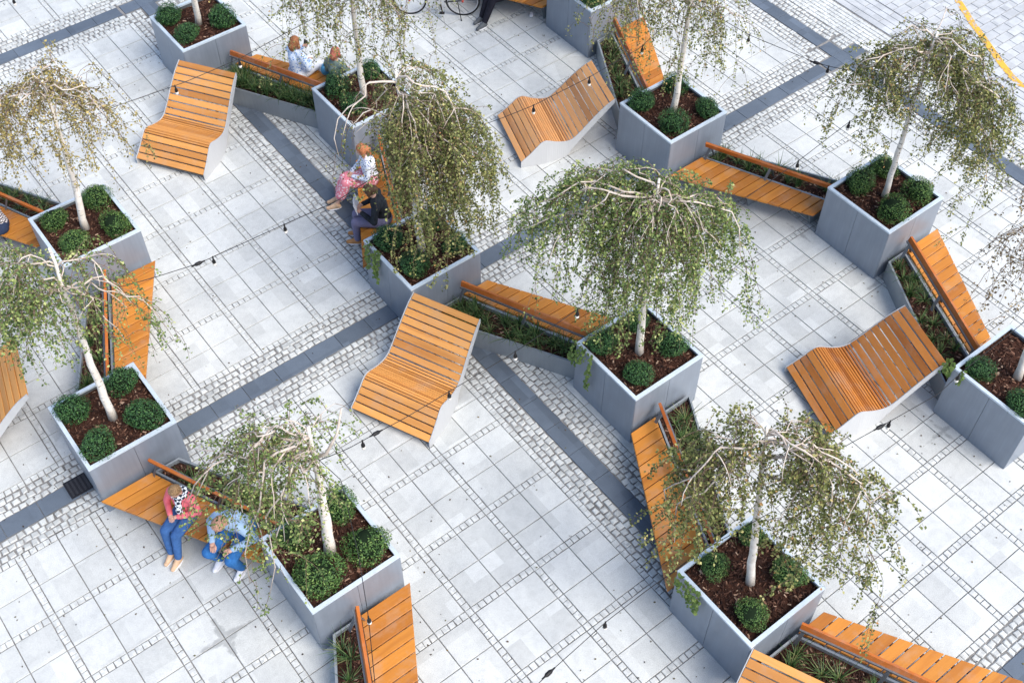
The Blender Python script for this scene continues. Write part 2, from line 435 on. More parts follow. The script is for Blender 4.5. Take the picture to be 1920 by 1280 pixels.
V, F = ring(.652, .598, 1.050, 1.082); RIM = mesh(V, F, M['rim'])
V, F = ring(.635, .612, .0, 1.049); LINER = mesh(V, F, M['liner'])
def chips(n, sampler, z, seed, size=(.022, .075)):
    r_ = random.Random(seed); b = MB()
    for _ in range(n):
        x, y = sampler(r_); l_ = r_.uniform(*size); w_ = l_*r_.uniform(.25, .5); rz = r_.uniform(0, 6.3); tl = r_.uniform(-.5, .5); t2 = r_.uniform(-.4, .4)
        mt = Matrix.Translation((x, y, z+r_.uniform(.0, .022))) @ Matrix.Rotation(rz, 4, 'Z') @ Matrix.Rotation(tl, 4, 'Y') @ Matrix.Rotation(t2, 4, 'X')
        Vv = [mt @ Vector(v) for v in ((-l_/2, -w_/2*.6, 0), (l_/2, -w_/2, 0), (l_/2*.9, w_/2, 0), (-l_/2, w_/2, 0), (-l_/2*.9, 0, .008), (l_/2*.8, 0, .008))]
        b.add(Vv, [(0, 1, 5, 4), (4, 5, 2, 3), (1, 2, 5), (3, 0, 4)])
    return b
def soil_grid(n, half, z, seed):
    r_ = random.Random(seed); V = []; F = []
    for i in range(n+1):
        for j in range(n+1): V.append((-half+2*half*i/n, -half+2*half*j/n, z+r_.uniform(-.012, .012)))
    for i in range(n):
        for j in range(n):
            q = i*(n+1)+j; F.append((q, q+n+1, q+n+2, q+1))
    return V, F
MULCH = []
for sd_ in range(3):
    b = MB(); V, F = soil_grid(14, .612, .985, sd_); b.add(V, F)
    MULCH.append((b.mesh(M['soil'], True), chips(1500, lambda r_: (r_.uniform(-.59, .59), r_.uniform(-.59, .59)), .985, sd_+10).mesh(M['mulch'])))
for k, (n_, (x, y)) in enumerate(PL.items()):
    e = empty('planter_box', (x, y, 0), label='grey metal planter cube '+PDESC[n_], cat='planter', group='square metal tree planters')
    for s_ in range(4):
        for q in (-1, 1):
            a_ = s_*math.pi/2
            lx, ly = q*.3225, -.640
            obj('side_panel', PANEL, e, (math.cos(a_)*lx-math.sin(a_)*ly, math.sin(a_)*lx+math.cos(a_)*ly, .004), (0, 0, a_))
    obj('rim', RIM, e); obj('liner', LINER, e)
    obj('soil', MULCH[k % 3][0], e); obj('bark_mulch', MULCH[k % 3][1], e, rot=(0, 0, (k % 4)*math.pi/2), kind='stuff')

# ------------------------------------------------------------------ benches with planting troughs
def lerp(a, b, t): return a+(b-a)*t
YE = 1.085
def edge(x1, x2): return lambda y: lerp(x1, x2, (YE-y)/(2*YE))
E_TO, E_TI, E_SI, E_SO = edge(-1.09, .14), edge(-.43, .53), edge(-.405, .57), edge(.06, 1.33)
def bench_meshes(fy):
    """returns list of (name, mesh, kind); fy=-1 mirrors the bench"""
    f_ = lambda pts: [(x, y*fy, z) for x, y, z in pts]
    def fm(b, mat): b.V = f_(b.V); return b.mesh(mat, fix=True)
    out_ = []
    # trough walls
    th = .028; o_ = [(E_TO(YE), YE), (E_TI(YE), YE), (E_TI(-YE), -YE), (E_TO(-YE), -YE)]
    i_ = [(E_TO(YE)+th*1.6, YE-th), (E_TI(YE)-th*.8, YE-th), (E_TI(-YE)-th*1.6, -YE+th), (E_TO(-YE)+th*.8, -YE+th)]
    b = MB(); V = [(x, y, z) for q in (o_, i_) for z in (0.0, .40) for x, y in q]
    F = []
    for k in range(4):
        n_ = (k+1) % 4
        F += [(k, n_, 4+n_, 4+k), (8+n_, 8+k, 12+k, 12+n_), (4+k, 4+n_, 12+n_, 12+k), (n_, k, 8+k, 8+n_)]
    b.add(V, F); out_.append(('trough', fm(b, M['trough']), None))
    b = MB(); V = []; F = []; nx, ny = 5, 18; r_ = random.Random(3)
    for j in range(ny+1):
        y = lerp(YE-th, -YE+th, j/ny)
        for i in range(nx+1): V.append((lerp(E_TO(y)+th, E_TI(y)-th, i/nx), y, .325+r_.uniform(-.012, .012)))
    for j in range(ny):
        for i in range(nx): q = j*(nx+1)+i; F.append((q, q+1, q+nx+2, q+nx+1))
    b.add(V, F); out_.append(('soil', fm(b, M['soil']), None))
    def samp(r_):
        y = r_.uniform(-YE+.04, YE-.04); return lerp(E_TO(y)+.05, E_TI(y)-.05, r_.random()), y
    b = chips(900, samp, .325, 5); out_.append(('bark_mulch', fm(b, M['mulch']), 'stuff'))
    # seat slats
    n_ = 13; pitch = 2*YE/n_
    for k in range(n_):
        y1 = YE-.006-k*pitch; y0 = y1-pitch+.016
        b = MB(); z0, z1, c_ = .385, .425, .005
        poly = [(E_SI(y0), y0), (E_SO(y0), y0), (E_SO(y1), y1), (E_SI(y1), y1)]
        inn = [(poly[0][0]+c_, y0+c_), (poly[1][0]-c_, y0+c_), (poly[2][0]-c_, y1-c_), (poly[3][0]+c_, y1-c_)]
        V = [(x, y, z0) for x, y in poly]+[(x, y, z1-c_) for x, y in poly]+[(x, y, z1) for x, y in inn]
        F = [(3, 2, 1, 0), (8, 9, 10, 11)]+[(i, (i+1) % 4, 4+(i+1) % 4, 4+i) for i in range(4)]+[(4+i, 4+(i+1) % 4, 8+(i+1) % 4, 8+i) for i in range(4)]
        b.add(V, F); out_.append(('seat_slat', fm(b, M['wood_bench']), None))
    # seat frame: two bearers and three leg plates
    b = MB()
    for q in (.18, .82):
        b = MB(); b.bar((lerp(E_SI(YE), E_SO(YE), q), YE-.03, .362), (lerp(E_SI(-YE), E_SO(-YE), q), -YE+.03, .362), .04, .045)
        out_.append(('seat_bearer', fm(b, M['steel']), None))
    for y in (.95, 0, -.95):
        b = MB(); x0, x1 = lerp(E_SI(y), E_SO(y), .05), lerp(E_SI(y), E_SO(y), .72)
        b.add([(x0, y-.006, .002), (x1-.10, y-.006, .002), (x1, y-.006, .34), (x0, y-.006, .34), (x0, y+.006, .002), (x1-.10, y+.006, .002), (x1, y+.006, .34), (x0, y+.006, .34)],
              [(0, 1, 2, 3), (7, 6, 5, 4), (0, 4, 5, 1), (1, 5, 6, 2), (2, 6, 7, 3), (3, 7, 4, 0)])
        out_.append(('leg', fm(b, M['trough']), None))
    # backrest
    rx = edge(-.455, .535); p0, p1 = Vector((rx(YE-.02), YE-.02, .705)), Vector((rx(-YE+.02), -YE+.02, .705))
    b = MB(); b.bar(p0, p1, .042, .095, up=(.25, .11, 1)); out_.append(('backrest_rail', fm(b, M['wood_rail']), None))
    dn = Vector((-.028, -.012, -.035))
    b = MB(); b.bar(p0+dn*1.3, p1+dn*1.3, .03, .03); out_.append(('rail_tube', fm(b, M['steel']), None))
    for y in (1.0, 0, -1.0):
        b = MB(); t0 = Vector((rx(y)-.03, y, .665))
        b.bar(t0, (E_SI(y)+.05, y, .39), .05, .008, up=(1, 0, 0)); b.bar(t0+Vector((-.006, 0, 0)), (E_TI(y)-.16, y, .385), .05, .008, up=(1, 0, 0))
        out_.append(('bracket', fm(b, M['steel']), None))
    return out_
BM_ = {1: bench_meshes(1), -1: bench_meshes(-1)}
def mid(a_, b_): return ((PL[a_][0]+PL[b_][0])/2, (PL[a_][1]+PL[b_][1])/2)
BEN = {  # name: (centre, mirror, rotated, description)
 'B1': (mid('P1', 'P2'), 1, 0, 'under the floral blouse sitter'),
 'B2': (mid('P3', 'P4'), 1, 0, 'behind the honey coloured lounger'),
 'B3': (mid('P5', 'P7'), 1, 1, 'with bright clean orange seat'),
 'B4': (mid('P7', 'P8'), -1, 0, 'at the dark orange lounger'),
 'B5': (mid('P4', 'P9'), -1, 1, 'beside the white limbed birch'),
 'B6': (mid('P11', 'P10'), 1, 1, 'under the pink hoodie sitter'),
 'B7': (mid('P12', 'P11'), -1, 0, 'overhung by the green cream-trunked birch'),
 'B8': ((.13, -7.33), 1, 0, 'with sparse tufts, past the white limbed birch'),
 'B9': ((-5.11, -3.73), -1, 0, 'under one single hanging bulb'),
 'B10': ((-5.11, 7.09), 1, 1, 'under the checked shirt sitter'),
 'B11': (mid('P2', 'P3'), -1, 1, 'under the pink skirt sitter'),
 'B12': (mid('P6', 'P5'), -1, 0, 'strewn with leaves'),
 'B13': ((5.41, 7.1), 1, 1, 'under the sneaker wearer')}
for n_, (c_, fy, ro, ds) in BEN.items():
    e = empty('planter_bench', (c_[0], c_[1], 0), math.pi*ro, label='wooden slat bench with planting trough, '+ds, cat='bench', group='slat benches with planting troughs')
    for nm, me, kd in BM_[fy]:
        obj(nm, me, e, kind=kd)
def bench_pt(n_, lx, ly, z=0):
    c_, fy, ro, _ = BEN[n_]; s_ = -1 if ro else 1
    return Vector((c_[0]+s_*lx, c_[1]+s_*ly*fy, z))

# ------------------------------------------------------------------ loungers
PROF = [(0, .13), (.10, .205), (.19, .278), (.28, .362), (.36, .438), (.41, .466), (.46, .474), (.52, .456), (.60, .418), (.70, .376), (.80, .346), (.88, .334), (.95, .342), (1.02, .376), (1.15, .492), (1.30, .645), (1.45, .79), (1.60, .915), (1.76, 1.01)]
def dens(pr, n=400):
    s_ = [0]
    for a_, b_ in zip(pr, pr[1:]): s_.append(s_[-1]+math.dist(a_, b_))
    out_ = []
    for k in range(n+1):
        t = s_[-1]*k/n; i = max(q for q in range(len(s_)-1) if s_[q] <= t+1e-9); f_ = (t-s_[i])/(s_[i+1]-s_[i])
        # catmull-rom
        p0, p1, p2, p3 = [Vector((*pr[min(max(i+q, 0), len(pr)-1)], 0)) for q in (-1, 0, 1, 2)]
        v = .5*((2*p1)+(p2-p0)*f_+(2*p0-5*p1+4*p2-p3)*f_*f_+(3*p1-p0-3*p2+p3)*f_**3); out_.append((t, v.x, v.y))
    return out_, s_[-1]
DP, DL = dens(PROF)
def at(t):
    k = min(max(t/DL*400, 0), 399.999); i = int(k); f_ = k-i
    return lerp(DP[i][1], DP[i+1][1], f_), lerp(DP[i][2], DP[i+1][2], f_)
def hw(s_): return lerp(.66, .56, s_/1.76)
def lounger_meshes():
    out_ = []; tA = min(t for t, s_, z in DP if s_ >= .36); tB = min(t for t, s_, z in DP if s_ >= 1.0)
    cuts = [tA*k/4 for k in range(4)]+[lerp(tA, tB, k/14) for k in range(14)]+[lerp(tB, DL, k/8) for k in range(9)]
    for t0, t1 in zip(cuts, cuts[1:]):
        gap = .019 if t1-t0 > .08 else .013
        a_, b_ = at(t0+gap/2), at(t1-gap/2); b = MB()
        tx, tz = b_[0]-a_[0], b_[1]-a_[1]; L = math.hypot(tx, tz); nx, nz = -tz/L, tx/L
        c_ = .005; th = .03; V = []
        for (s_, z), q in ((a_, 1), (b_, -1)):
            for y in (-hw(s_), hw(s_)):
                V.append((s_-nx*th, y, z-nz*th)); V.append((s_-nx*c_, y, z-nz*c_)); V.append((s_+q*tx/L*c_, y*.995, z+q*tz/L*c_))
        F = [(0, 3, 4, 1), (1, 4, 5, 2), (2, 5, 11, 8), (8, 11, 10, 7), (7, 10, 9, 6), (6, 9, 3, 0), (0, 1, 2, 8, 7, 6), (3, 9, 10, 11, 5, 4)]
        b.add(V, F); out_.append(('slat', b.mesh(M['wood_lounger'], fix=True)))
    for sg in (-1, 1):
        b = MB(); top = [DP[k][1:] for k in range(0, 401, 8)]; bot = []
        for s_, z in top:
            zb = 0.0 if s_ < .88 else lerp(0, .93, ((s_-.88)/.88)**.92); fl = .055*max(0, 1-abs(s_-.5)/.5) if s_ < .95 else 0
            bot.append((s_, min(zb, z-.06), fl))
        V = []; n_ = len(top)
        for (s_, z), (sb, zb, fl) in zip(top, bot):
            y = sg*(hw(s_)+.004); y2 = y+sg*.012
            V += [(s_, y, zb), (s_, y2+sg*fl, zb), (s_, y, z+.007), (s_, y2, z+.007)]
        F = []
        for k in range(n_-1):
            q = 4*k; r_ = q+4
            F += [(q+1, r_+1, r_+3, q+3), (q, q+2, r_+2, r_), (q+2, q+3, r_+3, r_+2), (q, r_, r_+1, q+1)]
        F += [(0, 1, 3, 2), (4*n_-4, 4*n_-2, 4*n_-1, 4*n_-3)]
        b.add(V, F); out_.append(('side_panel', b.mesh(M['panel'], fix=True)))
    for s_, z in ((.08, .03), (.80, .03), (1.55, .80)):
        b = MB(); b.bar((s_, -hw(s_), z), (s_, hw(s_), z), .04, .04); out_.append(('cross_bar', b.mesh(M['steel'])))
    return out_
LM_ = lounger_meshes()
def place_lounger(fl, fr, hl, hr, label, wood=None):
    f_ = (g(*fl, .13)+g(*fr, .13))/2; h_ = (g(*hl, 1.01)+g(*hr, 1.01))/2; d_ = h_-f_
    return lounger_at(f_.x, f_.y, math.atan2(d_.y, d_.x), label, wood)
def lounger_at(x, y, rz, label, wood=None):
    e = empty('wave_lounger', (x, y, 0), rz, label=label, cat='lounger', group='wave shaped slatted loungers')
    for nm, me in LM_:
        o_ = obj(nm, me, e)
        if wood and nm == 'slat': o_.material_slots[0].link = 'OBJECT'; o_.material_slots[0].material = M[wood]
    return e
place_lounger((658, 760), (805, 835), (775, 550.3), (895, 603.7), 'honey coloured wave lounger lying across from the dark band crossing')
place_lounger((257, 294), (380, 332), (343, 106), (441, 136), 'yellow orange wave lounger beside trough of dense green grass')
place_lounger((938, 214), (971, 307), (1105, 112), (1143, 190), 'pale pinkish wave lounger with two light bulbs hanging over it', 'wood_pale')
place_lounger((1475, 690), (1552, 815), (1700, 571), (1773, 681), 'dark orange wave lounger with worn slats below the slim white trunk planter', 'wood_deep')
lounger_at(-8.10, 3.74, R(-14), 'wave lounger half under weeping birch twigs beside planter of four boxwoods')
lounger_at(-2.52, -7.42, R(24), 'wave lounger whose head leans over trough of sparse sedge tufts')

# ------------------------------------------------------------------ small plants
def rot_to(n):
    return Vector((0, 0, 1)).rotation_difference(n)
def boxwood(seed, mat):
    r_ = random.Random(seed); V = []; F = []
    lob = [(Vector((r_.gauss(0, 1), r_.gauss(0, 1), r_.gauss(0, .8))).normalized(), r_.uniform(-.26, .30)) for _ in range(14)]
    for _ in range(2600):
        d_ = Vector((r_.gauss(0, 1), r_.gauss(0, 1), r_.gauss(0, 1))).normalized()
        rad = .215*(1+sum(a_*max(0, d_.dot(v)-.5)*2 for v, a_ in lob))*r_.uniform(.80, 1.07)
        c_ = d_*rad; c_.z = c_.z*.92
        nn = (d_+Vector((r_.gauss(0, .55), r_.gauss(0, .55), r_.gauss(0, .55)))).normalized()
        t = nn.cross(Vector((r_.gauss(0, 1), r_.gauss(0, 1), r_.gauss(0, 1)))).normalized(); s_ = nn.cross(t); L = r_.uniform(.016, .027); w_ = L*.6
        if r_.random() < .035: c_ = c_*r_.uniform(1.08, 1.28)
        k = len(V); V += [c_-t*L*.7, c_+s_*w_*.5+nn*.002, c_+t*L*.7, c_-s_*w_*.5+nn*.002]; F.append((k, k+1, k+2, k+3))
    return mesh(V, F, mat)
BOXM = [boxwood(1, M['box']), boxwood(2, M['box']), boxwood(3, M['box2']), boxwood(4, M['box2'])]
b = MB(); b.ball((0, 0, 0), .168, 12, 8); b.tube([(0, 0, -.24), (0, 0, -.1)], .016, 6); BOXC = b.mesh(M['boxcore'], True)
# photo pixel of each shrub's middle and size factor
SHR = {'P1': [(313, 24, 1.0), (351, 60, 1.0), (416, 33, 1.15)],
       'P2': [(624, 155, 1.05), (695, 130, 1.0), (662, 195, .9)],
       'P3': [(727, 445, 1.1), (779, 496, 1.05), (815, 405, .9), (860, 448, .85)],
       'P4': [(1130, 640, 1.1), (1197, 698, 1.0), (1270, 640, 1.15), (1195, 600, .9)],
       'P5': [(1200, 186, 1.1), (1263, 230, 1.05), (1327, 200, 1.0), (1268, 156, 1.0)],
       'P6': [(1060, -10, 1), (1110, 5, 1)],
       'P7': [(1612, 340, 1.1), (1658, 312, 1.05), (1726, 356, 1.1), (1674, 392, 1.15)],
       'P8': [(1840, 690, .9), (1900, 770, 1.0)],
       'P9': [(1335, 1052, 1.05), (1408, 1150, 1.2), (1478, 1072, 1.15), (1405, 1000, 1.0)],
       'P10': [(545, 998, 1.0), (598, 1080, 1.35), (690, 1020, 1.2), (636, 945, 1.1)],
       'P11': [(136, 766, 1.05), (180, 832, 1.1), (270, 778, 1.15), (228, 712, 1.05)],
       'P12': [(103, 410, 1.0), (180, 368, 1.0), (214, 420, 1.1), (138, 452, 1.0)]}
for q, (n_, L) in enumerate(SHR.items()):
    for k, (px, py, s_) in enumerate(L):
        p_ = g(px, py, 1.13); x, y = PL[n_]
        p_.x = min(max(p_.x, x-.42), x+.42); p_.y = min(max(p_.y, y-.42), y+.42)
        e = empty('boxwood_shrub', (p_.x, p_.y, .99+.13*s_), rng.uniform(0, 6), label='round clipped boxwood in the planter '+PDESC[n_], cat='shrub', group='boxwood balls in planter '+PDESC[n_])
        lo = .72 if n_ in ('P9', 'P8', 'P4') else 1.0
        e.scale = (s_*rng.uniform(.82, 1.04)*(.92 if lo < 1 else 1), s_*rng.uniform(.82, 1.04)*(.92 if lo < 1 else 1), s_*rng.uniform(.74, .98)*lo)
        if n_ == 'P9': e.scale = [v*.86 for v in e.scale]
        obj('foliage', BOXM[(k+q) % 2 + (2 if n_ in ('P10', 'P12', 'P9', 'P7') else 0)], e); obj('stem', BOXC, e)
def tuft(seed, n=46, h=.26, spread=.16):
    r_ = random.Random(seed); V = []; F = []
    for _ in range(n):
        ph = r_.uniform(0, 6.28); d_ = Vector((math.cos(ph), math.sin(ph), 0)); L = h*r_.uniform(.55, 1.15); out_ = spread*r_.uniform(.2, 1.25); sd_ = Vector((-d_.y, d_.x, 0)); w_ = r_.uniform(.004, .0075)
        base_ = d_*r_.uniform(0, .035); k = len(V)
        for t in (0, .35, .7, 1.0):
            c_ = base_+d_*out_*t**1.6+Vector((0, 0, L*(t-.42*t*t*r_.uniform(.7, 1.5)))); ww = w_*(1-.85*t)
            V += [c_-sd_*ww, c_+sd_*ww]
        for q in range(3): F.append((k+2*q, k+2*q+1, k+2*q+3, k+2*q+2))
    return mesh(V, F, M['grass'])
TUFT = [tuft(1), tuft(2, 34, .22, .2), tuft(3, 60, .3, .14), tuft(4, 28, .2, .2)]
def in_trough(r_, n_):
    ly = r_.uniform(-.95, .95); lx = lerp(E_TO(ly)+.10, E_TI(ly)-.09, r_.random()); return bench_pt(n_, lx, ly, .33)
NT = {'B1': 30, 'B2': 18, 'B3': 13, 'B4': 12, 'B5': 11, 'B6': 11, 'B7': 9, 'B8': 8, 'B9': 9, 'B10': 13, 'B11': 5, 'B12': 14, 'B13': 2}
for n_, c_ in NT.items():
    r_ = random.Random(hash(n_) % 1000 if False else sum(map(ord, n_))); pts = []
    for _ in range(c_):
        for _t in range(30):
            p_ = in_trough(r_, n_)
            if all((p_-q).length > (.11 if n_ == 'B1' else .15) for q in pts): break
        pts.append(p_); o_ = obj('sedge_tuft', TUFT[r_.randrange(4)], None, p_, (0, 0, r_.uniform(0, 6)), label='sedge tuft in trough of the bench '+BEN[n_][3], cat='grass', group='sedge tufts in trough '+BEN[n_][3])
        s_ = r_.uniform(.95, 1.45)*(1.25 if n_ in ('B1', 'B2') else 1); o_.scale = (s_, s_, s_)

# ------------------------------------------------------------------ birches
def bez(p0, p1, p2, p3, t):
    u = 1-t; return p0*(u**3)+p1*(3*u*u*t)+p2*(3*u*t*t)+p3*(t**3)
LEAFN = [0]
def birch(pn, top, limbs, label, leafm, seed, twigs=9, hang=(.5, 1.1), dens_=58, rbase=.058, leaf=(.030, .050), fork=None, base_off=(0, 0)):
    """top: (px,py,z) of the leader's top; limbs: list of (px,py,z) where a limb turns down (photo pixel at height z)"""
    r_ = random.Random(seed); x, y = PL[pn]; b0 = Vector((x+base_off[0], y+base_off[1], .97)); tp = g(*top)
    e = empty('birch_tree', b0, label=label, cat='tree', group='weeping birches in planters')
    L0 = lambda v: v-b0
    mid_ = b0.lerp(tp, .5)+Vector((r_.uniform(-.05, .05), r_.uniform(-.05, .05), 0))
    n_ = 14; pts = [bez(b0, b0.lerp(mid_, .66)+Vector((0, 0, .05)), mid_.lerp(tp, .34), tp, t/n_) for t in range(n_+1)]
    pts = [p_+Vector((r_.uniform(-.012, .012), r_.uniform(-.012, .012), 0)) if 0 < i < n_ else p_ for i, p_ in enumerate(pts)]
    rad = [rbase*(1-.72*(i/n_)**1.3)*(1.18 if i == 0 else 1) for i in range(n_+1)]
    b = MB(); b.tube([L0(p_) for p_ in pts], rad, 12); obj('trunk', b.mesh(M['bark'], True), e)
    tw = MB(); LV = []; LF = []
    def leaves(c_, dr):
        nn = Vector((r_.gauss(0, .6), r_.gauss(0, .6), r_.gauss(.55, .6))).normalized()
        t = (dr*.5+Vector((r_.gauss(0, .7), r_.gauss(0, .7), r_.gauss(-.35, .6)))); t = (t-nn*t.dot(nn)).normalized(); s_ = nn.cross(t); L = r_.uniform(*leaf); w_ = L*r_.uniform(.62, .85)
        k = len(LV); q = c_+t*L*.25
        LV.extend([q, q+t*L*.42+s_*w_*.5+nn*.004, q+t*L, q+t*L*.42-s_*w_*.5+nn*.004]); LF.append((k, k+1, k+2, k+3))
    def twig(p_, d_, L, dn=1.0):
        m_ = max(4, int(L/.11)); q = [p_.copy()]; v = d_.normalized()*1.0; stp = L/m_
        for i in range(m_):
            v = (v+Vector((r_.gauss(0, .13), r_.gauss(0, .13), -.5*(1 if i else .5)+r_.gauss(0, .06)))).normalized(); q.append(q[-1]+v*stp)
            if q[-1].z < .45: break
        tw.tube([L0(a_) for a_ in q], [.0042*(1-.75*i/len(q)) for i in range(len(q))], 3, False)
        nl = int(L*dens_*.95*dn*r_.uniform(.6, 1.3))
        for _ in range(nl):
            f_ = (r_.random()**.8)*(len(q)-1.001); i = int(f_); pp = q[i].lerp(q[i+1], f_-i)
            leaves(L0(pp)+Vector((r_.gauss(0, .018), r_.gauss(0, .018), r_.gauss(0, .015))), (q[i+1]-q[i]).normalized())
        return q
    for li, lm in enumerate(limbs):
        tip = g(lm[0], lm[1], lm[2]); den = (lm[3] if len(lm) > 3 else 1.0)*r_.choice((.45, .8, 1.0, 1.25))
        f_ = r_.uniform(.72, .97); i = int(f_*n_); st = pts[i].lerp(pts[min(i+1, n_)], f_*n_-i)
        hd = Vector((tip.x-st.x, tip.y-st.y, 0)); hl = max(hd.length, .05); up = max(tip.z, st.z)+.10+.12*hl
        c1 = st+hd*.28+Vector((r_.uniform(-.1, .1), r_.uniform(-.1, .1), (up-st.z)*1.0)); c2 = Vector((st.x+hd.x*.85, st.y+hd.y*.85, max(tip.z+.18, up-.12))) + Vector((r_.uniform(-.08, .08), r_.uniform(-.08, .08), 0))
        lp = [bez(st, c1, c2, tip, t/10) for t in range(11)]
        kx, ky, kz = (r_.uniform(0, 6.3) for _ in range(3)); am = .035+.025*hl
        lp = [p_+Vector((math.sin(kx+i*1.1), math.sin(ky+i*1.3), .7*math.sin(kz+i*1.5)))*am*min(1, i/3)+Vector((r_.uniform(-.02, .02), r_.uniform(-.02, .02), r_.uniform(-.02, .02)))*(i > 0) for i, p_ in enumerate(lp)]
        r0 = min(.021, .009+.008*hl)*r_.uniform(.7, 1.1)
        b = MB(); b.tube([L0(p_) for p_ in lp], [lerp(r0, .0055, t/10) for t in range(11)], 6)
        carriers = [(lp, 1.0)]
        for _ in range(2):
            i = r_.randrange(3, 8); q0 = lp[i]; dr = (lp[i+1]-lp[i]).normalized(); sdv = dr.cross(Vector((0, 0, 1))); sdv = sdv.normalized() if sdv.length > .05 else Vector((1, 0, 0))
            sl = r_.uniform(.3, .65)*(.5+.5*hl); dd = (dr*r_.uniform(.4, 1)+sdv*r_.choice((-1, 1))*r_.uniform(.5, 1.1)); dd.z = r_.uniform(0, .35); dd.normalize(); sp_ = [q0.copy()]
            for k in range(5):
                dd = (dd+Vector((r_.gauss(0, .2), r_.gauss(0, .2), -.26))).normalized(); sp_.append(sp_[-1]+dd*sl/5)
            b.tube([L0(p_) for p_ in sp_], [lerp(r0*.5, .0035, t/5) for t in range(6)], 5); carriers.append((sp_, .45))
        obj('limb', b.mesh(M['limb'], True), e)
        for pth, wt in carriers:
            nn_ = len(pth)-1; nt_ = int(twigs*.80*wt*(.6+.5*hl)*min(den, 1.3)+.5)
            for k in range(nt_):
                t = .14+.86*(k+r_.random())/nt_; ff = t*nn_; i = min(int(ff), nn_-1); p_ = pth[i].lerp(pth[i+1], ff-i); dr = (pth[i+1]-pth[i]).normalized()
                sdv = dr.cross(Vector((0, 0, 1))); sdv = (sdv.normalized() if sdv.length > .05 else Vector((1, 0, 0)))*r_.choice((-1, 1))
                d_ = dr*r_.uniform(.1, .9)+sdv*r_.uniform(.2, 1.1)+Vector((0, 0, r_.uniform(-.1, .55)))
                L = r_.uniform(*hang)*(1.8 if r_.random() > .45 else .7)
                q = twig(p_, d_, L, den*r_.uniform(.6, 1.3))
                if len(q) > 5:
                    for _ in range(2):
                        s_ = r_.randrange(0, len(q)-2); twig(q[s_], Vector((r_.gauss(0, 1), r_.gauss(0, 1), r_.uniform(-.4, .5))), L*r_.uniform(.3, .6), den)
        twig(tip, (lp[-1]-lp[-3]).normalized(), r_.uniform(*hang), den)
    if fork:
        b = MB(); b.tube([L0(g(*q)) for q in fork], [lerp(.026, .010, i/(len(fork)-1)) for i in range(len(fork))], 8); obj('limb', b.mesh(M['limb'], True), e)
    obj('twigs', tw.mesh(M['twig']), e, kind='stuff'); obj('crown', mesh(LV, LF, leafm), e)
    LEAFN[0] += len(LF)

G_, O_, Y_, B_ = M['leaf_green'], M['leaf_olive'], M['leaf_yellow'], M['leaf_brown']
birch('P1', (330, -215, 4.2), [(200, -190, 3.6), (270, -110, 3.4), (380, -95, 3.4), (440, -190, 3.6), (340, -280, 3.8), (240, -260, 3.8)], 'white trunked birch in the planter at the far end of the blouse sitter bench', Y_, 11, hang=(.3, .6))
birch('P2', (650, -105, 4.1), [(535, -60, 3.7, .7), (590, -20, 3.5, .7), (700, -40, 3.6, .8), (770, -60, 3.6, .9), (800, 0, 3.3, .7), (640, 10, 3.4, .7), (540, 10, 3.3, .55), (740, 20, 3.3, .7), (690, -150, 3.9)], 'sparse birch with long thin hanging twigs beside the blouse sitter', O_, 12, twigs=12, hang=(.6, 1.1), dens_=44)
birch('P3', (742, 130, 4.35), [(800, 140, 4.1, .8), (655, 235, 3.6, .2), (710, 200, 3.7, .55), (630, 285, 3.3, .12), (850, 250, 3.5, 1.0), (890, 290, 3.2, 1.0), (915, 330, 3.0, .9), (830, 330, 3.2, 1.2), (760, 250, 3.5, 1.2), (860, 200, 3.7, 1.1), (770, 330, 3.1, 1.2), (880, 350, 2.9, 1), (750, 280, 3.4, .8), (800, 400, 2.5, 1.1), (850, 400, 2.5, 1.1), (790, 370, 2.7, .8)], 'dense olive brown birch over the pink skirt and dark jacket sitters', O_, 13, twigs=13, hang=(.5, 1.05), dens_=64)
birch('P4', (1236, 335, 4.3), [(1060, 365, 3.9, .9), (1005, 385, 3.7, 1.2), (980, 430, 3.4, 1.0), (1110, 330, 4.0, 1), (1150, 400, 3.8, 1), (1190, 320, 4.1, 1.1), (1260, 340, 4.1, 1.1), (1320, 370, 3.8, 1.1), (1375, 430, 3.4, 1.2), (1400, 500, 3.0, 1.1), (1220, 430, 3.6, 1.1), (1290, 450, 3.5, 1.1), (1160, 470, 3.3, 1), (1240, 500, 3.2, 1.1), (1040, 450, 3.3, 1.0), (1330, 520, 3.0, 1), (1140, 560, 2.6, .9), (1200, 560, 2.7, .9), (1280, 570, 2.5, 1.0), (1100, 520, 2.9, .8), (1165, 600, 2.1, .9), (1235, 595, 2.2, 1.0), (1130, 600, 2.2, .9), (1300, 600, 2.1, 1.0)], 'broad green weeping birch hiding the end of an empty bench', G_, 14, twigs=11, hang=(.4, .95), dens_=62)
birch('P5', (1300, -70, 4.0), [(1180, -30, 3.6, .7), (1150, 10, 3.4, .7), (1230, -20, 3.6, .7), (1330, -10, 3.6, 1), (1370, 20, 3.4, .9), (1395, 40, 3.1, .6), (1200, 15, 3.3, .6), (1310, 25, 3.4, .7), (1270, -120, 3.9)], 'birch with bare hanging twigs over the leaf strewn bench', O_, 15, twigs=12, hang=(.5, 1.0), dens_=46)
birch('P6', (1130, -300, 4.0), [(1060, -150, 3.2), (1120, -110, 3.0), (1180, -130, 3.1), (1220, -220, 3.5), (1080, -260, 3.6), (1150, -60, 2.8, 1.2), (1190, -60, 2.8, 1.1)], 'birch in the planter beside the bicycle', O_, 16, hang=(.5, 1.0))
